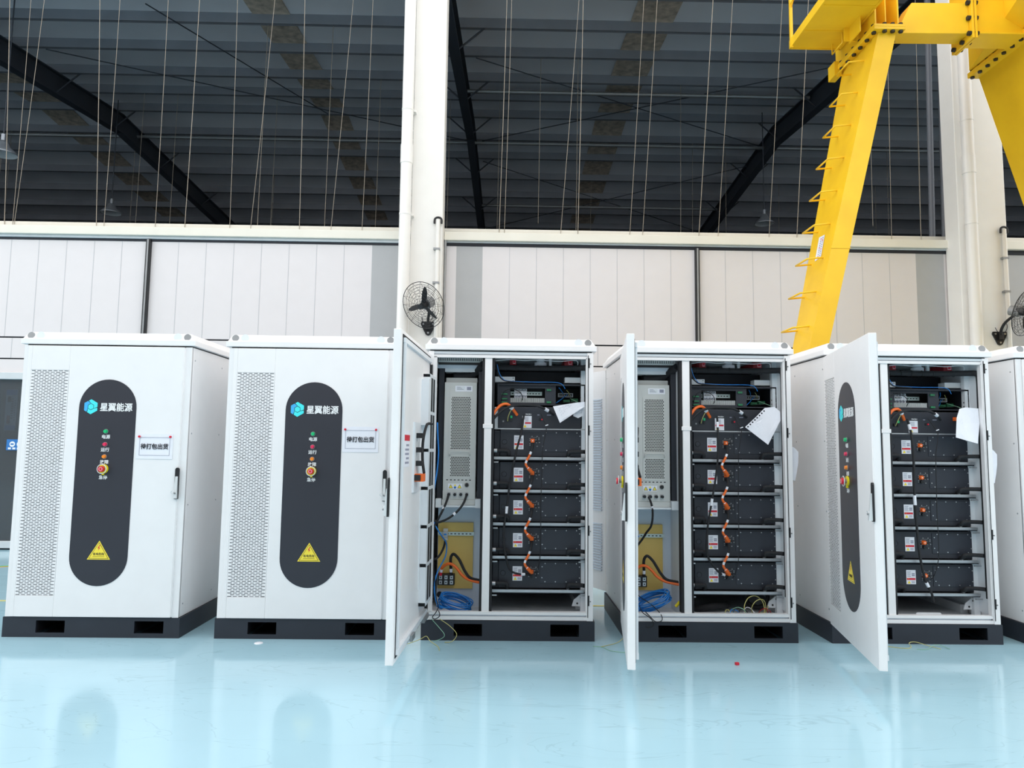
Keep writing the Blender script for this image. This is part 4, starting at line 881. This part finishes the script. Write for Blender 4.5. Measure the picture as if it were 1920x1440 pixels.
for X, d, y_ in ((X3, D3, 0), (X4, D4, .0), (X5, D5, .0)):
    loose('signal_cable', X, [(.825,.15,1.575),(.845,.12,1.52),(.862,.10,1.47),(.850,.09,1.40),(.835,.09,1.30),(.830,.09,1.10),(.826,.09,.90),(.826,.09,.60),(.81,.12,.46),(.80,.16,.41)], .0028, 'rubber', 'thin black signal cable down the battery packs, '+d, 'cable', 'thin signal cables', [((.855,.105,1.488),(.875,.105,1.495))])
    loose('orange_cable', X, [(.47,.06,1.555),(.50,.08,1.60),(.533,.09,1.632),(.575,.10,1.640),(.612,.12,1.612),(.65,.155,1.565)], .011, 'orange', 'short thick orange cable on high voltage box of '+d, 'cable', 'orange high voltage cables', [((.598,.11,1.625),(.615,.12,1.608))])
    loose('black_lead', X, [(.47,.06,1.52),(.51,.07,1.565),(.56,.08,1.605),(.64,.085,1.632),(.78,.09,1.632),(.86,.11,1.604),(.92,.155,1.570)], .0095, 'rubber', 'thick black cable arched over high voltage box of '+d, 'cable', 'black high voltage cables', [((.85,.105,1.61),(.875,.12,1.597))])
    loose('earth_wire', X, [(.582,.15,1.52),(.585,.13,1.55),(.598,.12,1.585),(.608,.12,1.60)], .0028, 'wire_yellow', 'short green and yellow earth wire on high voltage box, '+d, 'wire', 'earth wires')
PG = 'paper sheets on the open cabinets'
sheet_paper('paper_sheet', X3, [(.905,1.625),(.985,1.640),(1.07,1.655),(1.135,1.662),(1.135,1.628),(1.06,1.578),(.955,1.507)], .06, 'crumpled printed sheet hung at top right of '+D3, .01)
sheet_paper('paper_sheet', X3, [(1.06,1.600),(1.13,1.630),(1.13,1.565),(1.09,1.545),(1.055,1.560)], .09, 'smaller folded sheet hung behind larger one in '+D3, .01)
o = sheet_paper('paper_sheet', X4, [(.872,1.494),(.95,1.568),(1.022,1.635),(1.096,1.643),(1.132,1.608),(1.132,1.545),(1.028,1.369)], .06, 'slanted crumpled sheet with binder holes hung in '+D4, .02)
b = MB()
for k in range(8):
    q = k/8+.04; p = lerp((.885,1.492),(1.02,1.622),q); b.cyl((p[0]-1.0364,-.024,p[1]-1.5522),(p[0]-1.0364,-.0255,p[1]-1.5522),.006,'ink',8)
b.build('binder_hole', o)
sheet_paper('paper_sheet', X5, [(.943,1.438),(.963,1.577),(.997,1.645),(1.046,1.657),(1.135,1.650),(1.135,1.543),(1.099,1.395),(1.02,1.415)], .05, 'large curled sheet hung at top right of '+D5, .03)
# blue cable coils
def coil(X, c, ax, d, ra, rb):
    t = empty('cable_coil', (X+c[0], c[1], c[2]), 'coil of bright blue cable lying in the bottom of '+d, 'cable coil', 'blue cable coils')
    random.seed(11); b = MB(); n = Vector(ax).normalized(); u = Vector((1,0,0)); u = (u-n*u.dot(n)).normalized(); v = n.cross(u); pts = []
    for k in range(11*24):
        a = k/24*2*math.pi; w_ = (k//24); q = 1+.10*math.sin(w_*2.3)+.02*math.sin(a*3+w_)
        pts.append(u*ra*q*math.cos(a)+v*rb*q*math.sin(a)+n*(.030*math.sin(w_*1.7+.6*math.sin(a)))+v*(.020*math.sin(w_*2.9)*max(0,math.cos(a))))
    zmin = min(p.z for p in pts)
    b.tube([p+Vector((0,0,-zmin-c[2]+.155)) for p in pts], .0042, 'blue', 5, 0); b.build('cable_loop', t)
    MB().tube([(-ra*1.15,-.02,-c[2]+.20),(-ra*.9,-.03,-c[2]+.185),(-ra*.8,-.04,-c[2]+.20)],.012,'blue',8).build('plug', t)
coil(X3, (.225,.19,.21), (.30,-.45,.85), D3, .112, .060)
coil(X4, (.225,.19,.21), (-.45,-.45,.80), D4, .125, .060)
MB_ = MB().box(0,0,0,.13,.06,.085,'paper'); ob = MB_.build('white_box'); ob.location = (X3+.14,.29,.15); tag(ob, 'small white box behind the blue coil in '+D3, 'box')
# loose cables on the left side of the third and fourth cabinets
LG = 'loose cables at the left compartments'
loose('black_cable', X3, [(.164,.13,.985),(.150,.09,.93),(.125,.06,.87),(.09,.05,.80),(.065,.05,.74),(.055,.05,.66),(.06,.05,.58),(.08,.06,.54),(.11,.10,.56),(.13,.2,.60),(.135,.28,.64)], .008, 'rubber', 'black cable from leftmost converter socket of '+D3, 'cable', LG, [((.137,.075,.90),(.130,.068,.885))])
loose('black_cable', X3, [(.294,.13,.985),(.275,.09,.93),(.235,.06,.875),(.18,.05,.83),(.13,.045,.805),(.09,.04,.80),(.055,.04,.84),(.04,.035,.93),(.045,.035,1.05),(.06,.04,1.16),(.064,.045,1.30)], .008, 'rubber', 'black cable from rightmost converter socket of '+D3, 'cable', LG, [((.220,.058,.862),(.205,.054,.850))])
loose('blue_cable', X3, [(.08,.05,1.50),(.085,.05,1.40),(.092,.05,1.28),(.085,.05,1.16),(.068,.045,1.03),(.06,.04,.90),(.075,.05,.79),(.12,.10,.70),(.15,.2,.63),(.145,.2,.54),(.105,.08,.46),(.085,.05,.38),(.09,.05,.28),(.12,.08,.21),(.20,.14,.19)], .005, 'blue', 'long blue cable down the left side of '+D3, 'cable', LG)
loose('black_wire', X3, [(.07,.05,.62),(.075,.04,.50),(.09,.04,.38),(.10,.03,.28),(.115,.02,.22),(.10,.0,.185),(.08,-.02,.16),(.10,-.03,.15),(.13,-.02,.17),(.12,.0,.20)], .003, 'rubber', 'thin black wire tangled at the lower left of '+D3, 'wire', LG)
loose('black_cable', X4, [(.190,.13,.985),(.205,.10,.93),(.212,.10,.86),(.205,.12,.78),(.185,.20,.72),(.16,.25,.66),(.10,.27,.58)], .008, 'rubber', 'black cable from leftmost converter socket of '+D4, 'cable', LG, [((.206,.10,.92),(.210,.10,.90))])
loose('black_wire', X4, [(.11,.27,.32),(.13,.22,.27),(.19,.15,.235),(.23,.06,.205),(.25,.0,.175),(.24,-.03,.15),(.20,-.03,.145),(.17,-.02,.17),(.14,.02,.20)], .003, 'rubber', 'thin black wire looping over lower frame of '+D4, 'wire', LG)
loose('black_wire', X4, [(.10,.03,.24),(.115,.0,.20),(.16,-.02,.17),(.185,-.025,.14),(.18,-.03,.115),(.15,-.03,.105),(.13,-.028,.11)], .003, 'rubber', 'thin black wire dangling over the plinth of '+D4, 'wire', LG)
tag(loose('yellow_plug', X4, [(.375,.12,.215),(.395,.12,.235),(.405,.12,.25)], .011, 'safety_yellow', 'small yellow cable plug beside blue coil in '+D4, 'plug', None), 'small yellow cable plug beside blue coil in '+D4, 'plug')
# loose wiring lying under the packs of the fourth cabinet
random.seed(21)
ks = ['wire_yellow','blue','wire_green','rubber','paper','wire_yellow','wire_yellow','dark_red']
kn = {'wire_yellow':'yellow','blue':'blue','wire_green':'pale green','rubber':'black','paper':'white','dark_red':'dark red'}
for i in range(8):
    cx_ = .74+.04*i; r_ = .020+.008*(i % 3)+(.026 if i in (5,6) else 0)
    pts = []
    for k in range(9):
        a = k*.85+i; pts.append((cx_+r_*1.3*math.cos(a), .09+.03*math.sin(a*1.3+i)+.008*i, .165+max(0, r_*1.3*math.sin(a)+ (.045 if i in (5,6) else .006))))
    pts[0] = (pts[0][0], pts[0][1], .158)
    loose('loose_wire', X4, pts, .003, ks[i], 'loose %s wire of the tangle in bottom of %s, %s from left' % (kn[ks[i]], D4, ORD[i]), 'wire', 'loose wires under the packs')
t = loose('black_hose', X4, [(.53,.3,.17),(.58,.24,.18),(.66,.22,.20),(.74,.24,.20),(.80,.30,.19)], .022, 'rubber', 'bundle of black hose in bottom of '+D4, 'hose', None)
b = MB().torus((0,0,.09),(0.3,1,0),.078,.014,'rubber',32,10); ob = b.build('hose_ring'); ob.location = (X4+1.02,.30,.165); tag(ob, 'ring of black hose standing in bottom right of '+D4, 'hose')
b = MB().box(-.07,0,0,.07,.1,.006,'paper').box(-.03,.01,.006,.06,.08,.012,'inner_white'); ob = b.build('plastic_bag'); ob.location = (X4+.68,.07,.151); tag(ob, 'flat white plastic bag under the packs of '+D4, 'bag')
b = MB().plate([(-.09,0),(.09,0),(.09,.040),(.083,.047),(-.083,.047),(-.09,.040)],0,.006,'inner_white').box(-.09,.006,0,.09,.06,.005,'inner_white').box(-.080,-.001,.012,-.076,0,.035,'black').box(.076,-.001,.012,.080,0,.035,'black'); ob = b.build('loose_bracket'); ob.location = (X5+.725,.06,.192-.04+.0); ob.location.z = .152; ob.location.y = .07; tag(ob, 'loose white sheet-metal bracket standing in bottom of '+D5, 'bracket')
# door notices
def notice(X, x0, x1, z0, z1, label):
    t = empty('door_notice', (X+(x0+x1)/2, HY+yf, (z0+z1)/2), label, 'notice', 'white notices on the closed doors')
    w_, h_ = (x1-x0)/2, (z1-z0)/2
    b = MB().hexa([(-w_,-.003,-h_),(w_,-.004,-h_),(w_,-.001,-h_),(-w_,-.001,-h_)],[(-w_,-.002,h_),(w_,-.002,h_),(w_,-.0005,h_),(-w_,-.0005,h_)],'paper')
    iw, ih = w_*.84, h_*.72
    for a in ((-iw,-ih,iw,-ih+.002),(-iw,ih-.002,iw,ih),(-iw,-ih,-iw+.002,ih),(iw-.002,-ih,iw,ih)): b.box(a[0],-.0052,a[1],a[2],-.0045,a[3],'faint_ink')
    b.build('sheet', t)
    MB().text('待打包出货', .0415, 0, -.0055, 0.0, 'ink', bold=.0008, sx=.93).build('lettering', t)
    for sx_ in (-1, 1): MB().cyl((sx_*(w_-.018),-.002,h_-.02),(sx_*(w_-.018),-.012,h_-.02),.0075,'red',14).build('magnet', t)
notice(XS[0], .846, 1.097, 1.218, 1.393, 'white paper notice with red magnets on leftmost cabinet door')
notice(XS[1], .836, 1.088, 1.282, 1.460, 'white paper notice with red magnets on second cabinet door')
# papers stuck on the right flanks of the fourth and fifth cabinets
for X, d in ((X4, 'right side of '+D4), (X5, 'right side of '+D5)):
    ob = MB().plate([(0,.01),(.028,0),(.046,.07),(.058,.13),(.062,.205),(.03,.235),(0,.245)],0,.0018,'paper').build('hanging_sheet'); ob.location = (X+1.189,.025,1.115); ob.rotation_euler.z = .25
    tag(ob, 'white sheet of paper hanging on '+d, 'paper', 'sheets on the cabinet flanks')
# loose wires and crumbs on the floor
FG = 'earth wires trailing on the floor'
loose('earth_wire', 0, [(-.455,-.035,.15),(-.40,-.09,.11),(-.36,-.10,.06),(-.40,-.06,.02),(-.44,-.03,.005)], .0022, 'wire_green', 'inner green and yellow wire trailing from '+D3, 'wire', FG)
loose('earth_wire', 0, [(-.40,-.03,.15),(-.33,-.05,.11),(-.28,-.07,.06),(-.31,-.08,.015),(-.36,-.06,.004)], .0022, 'wire_yellow', 'outer yellow and green wire trailing from '+D3, 'wire', FG)
loose('earth_wire', 0, [(-.62,-.20,.02),(-.53,-.10,.03),(-.49,-.03,.035),(-.46,-.06,.012),(-.40,-.16,.004),(-.38,-.26,.004)], .0022, 'wire_yellow', 'yellow wire on floor under door of '+D3, 'wire', FG)
loose('earth_wire', 0, [(.64,-.13,.004),(.70,-.15,.004),(.75,-.24,.004),(.86,-.27,.004),(.93,-.22,.004)], .0022, 'wire_green', 'green wire on floor left of door, '+D4, 'wire', FG)
loose('earth_wire', 0, [(.69,-.14,.004),(.75,-.10,.004),(.82,-.04,.006),(.87,.02,.02)], .0022, 'wire_yellow', 'yellow wire on floor beside plinth of '+D4, 'wire', FG)
loose('earth_wire', 0, [(2.58,-.02,.03),(2.66,-.07,.005),(2.76,-.12,.004),(2.82,-.09,.004),(2.83,-.05,.02),(2.88,-.04,.025),(2.95,-.08,.01),(3.0,-.13,.004)], .0022, 'wire_yellow', 'yellow wire loop on floor before '+D5, 'wire', FG)
loose('earth_wire', 0, [(2.83,-.14,.004),(2.90,-.14,.004),(2.97,-.09,.015),(3.03,-.07,.012),(3.06,-.13,.004)], .0022, 'wire_green', 'green wire loop on floor before '+D5, 'wire', FG)
ob = MB().box(-.012,-.009,0,.012,.009,.016,'red').build('red_cap', bevel=.002); ob.location = (1.486,-.51,0); ob.rotation_euler.z = .3; tag(ob, 'tiny red plastic cap lying on the blue floor', 'cap')
ob = MB().lathe((0,0,0),[(.03,0),(.028,.003),(.015,.005),(0,.005)],'paper',10).build('paper_scrap'); ob.location = (-1.604,-.105,0); tag(ob, 'tiny white scrap on floor before second closed cabinet', 'scrap')
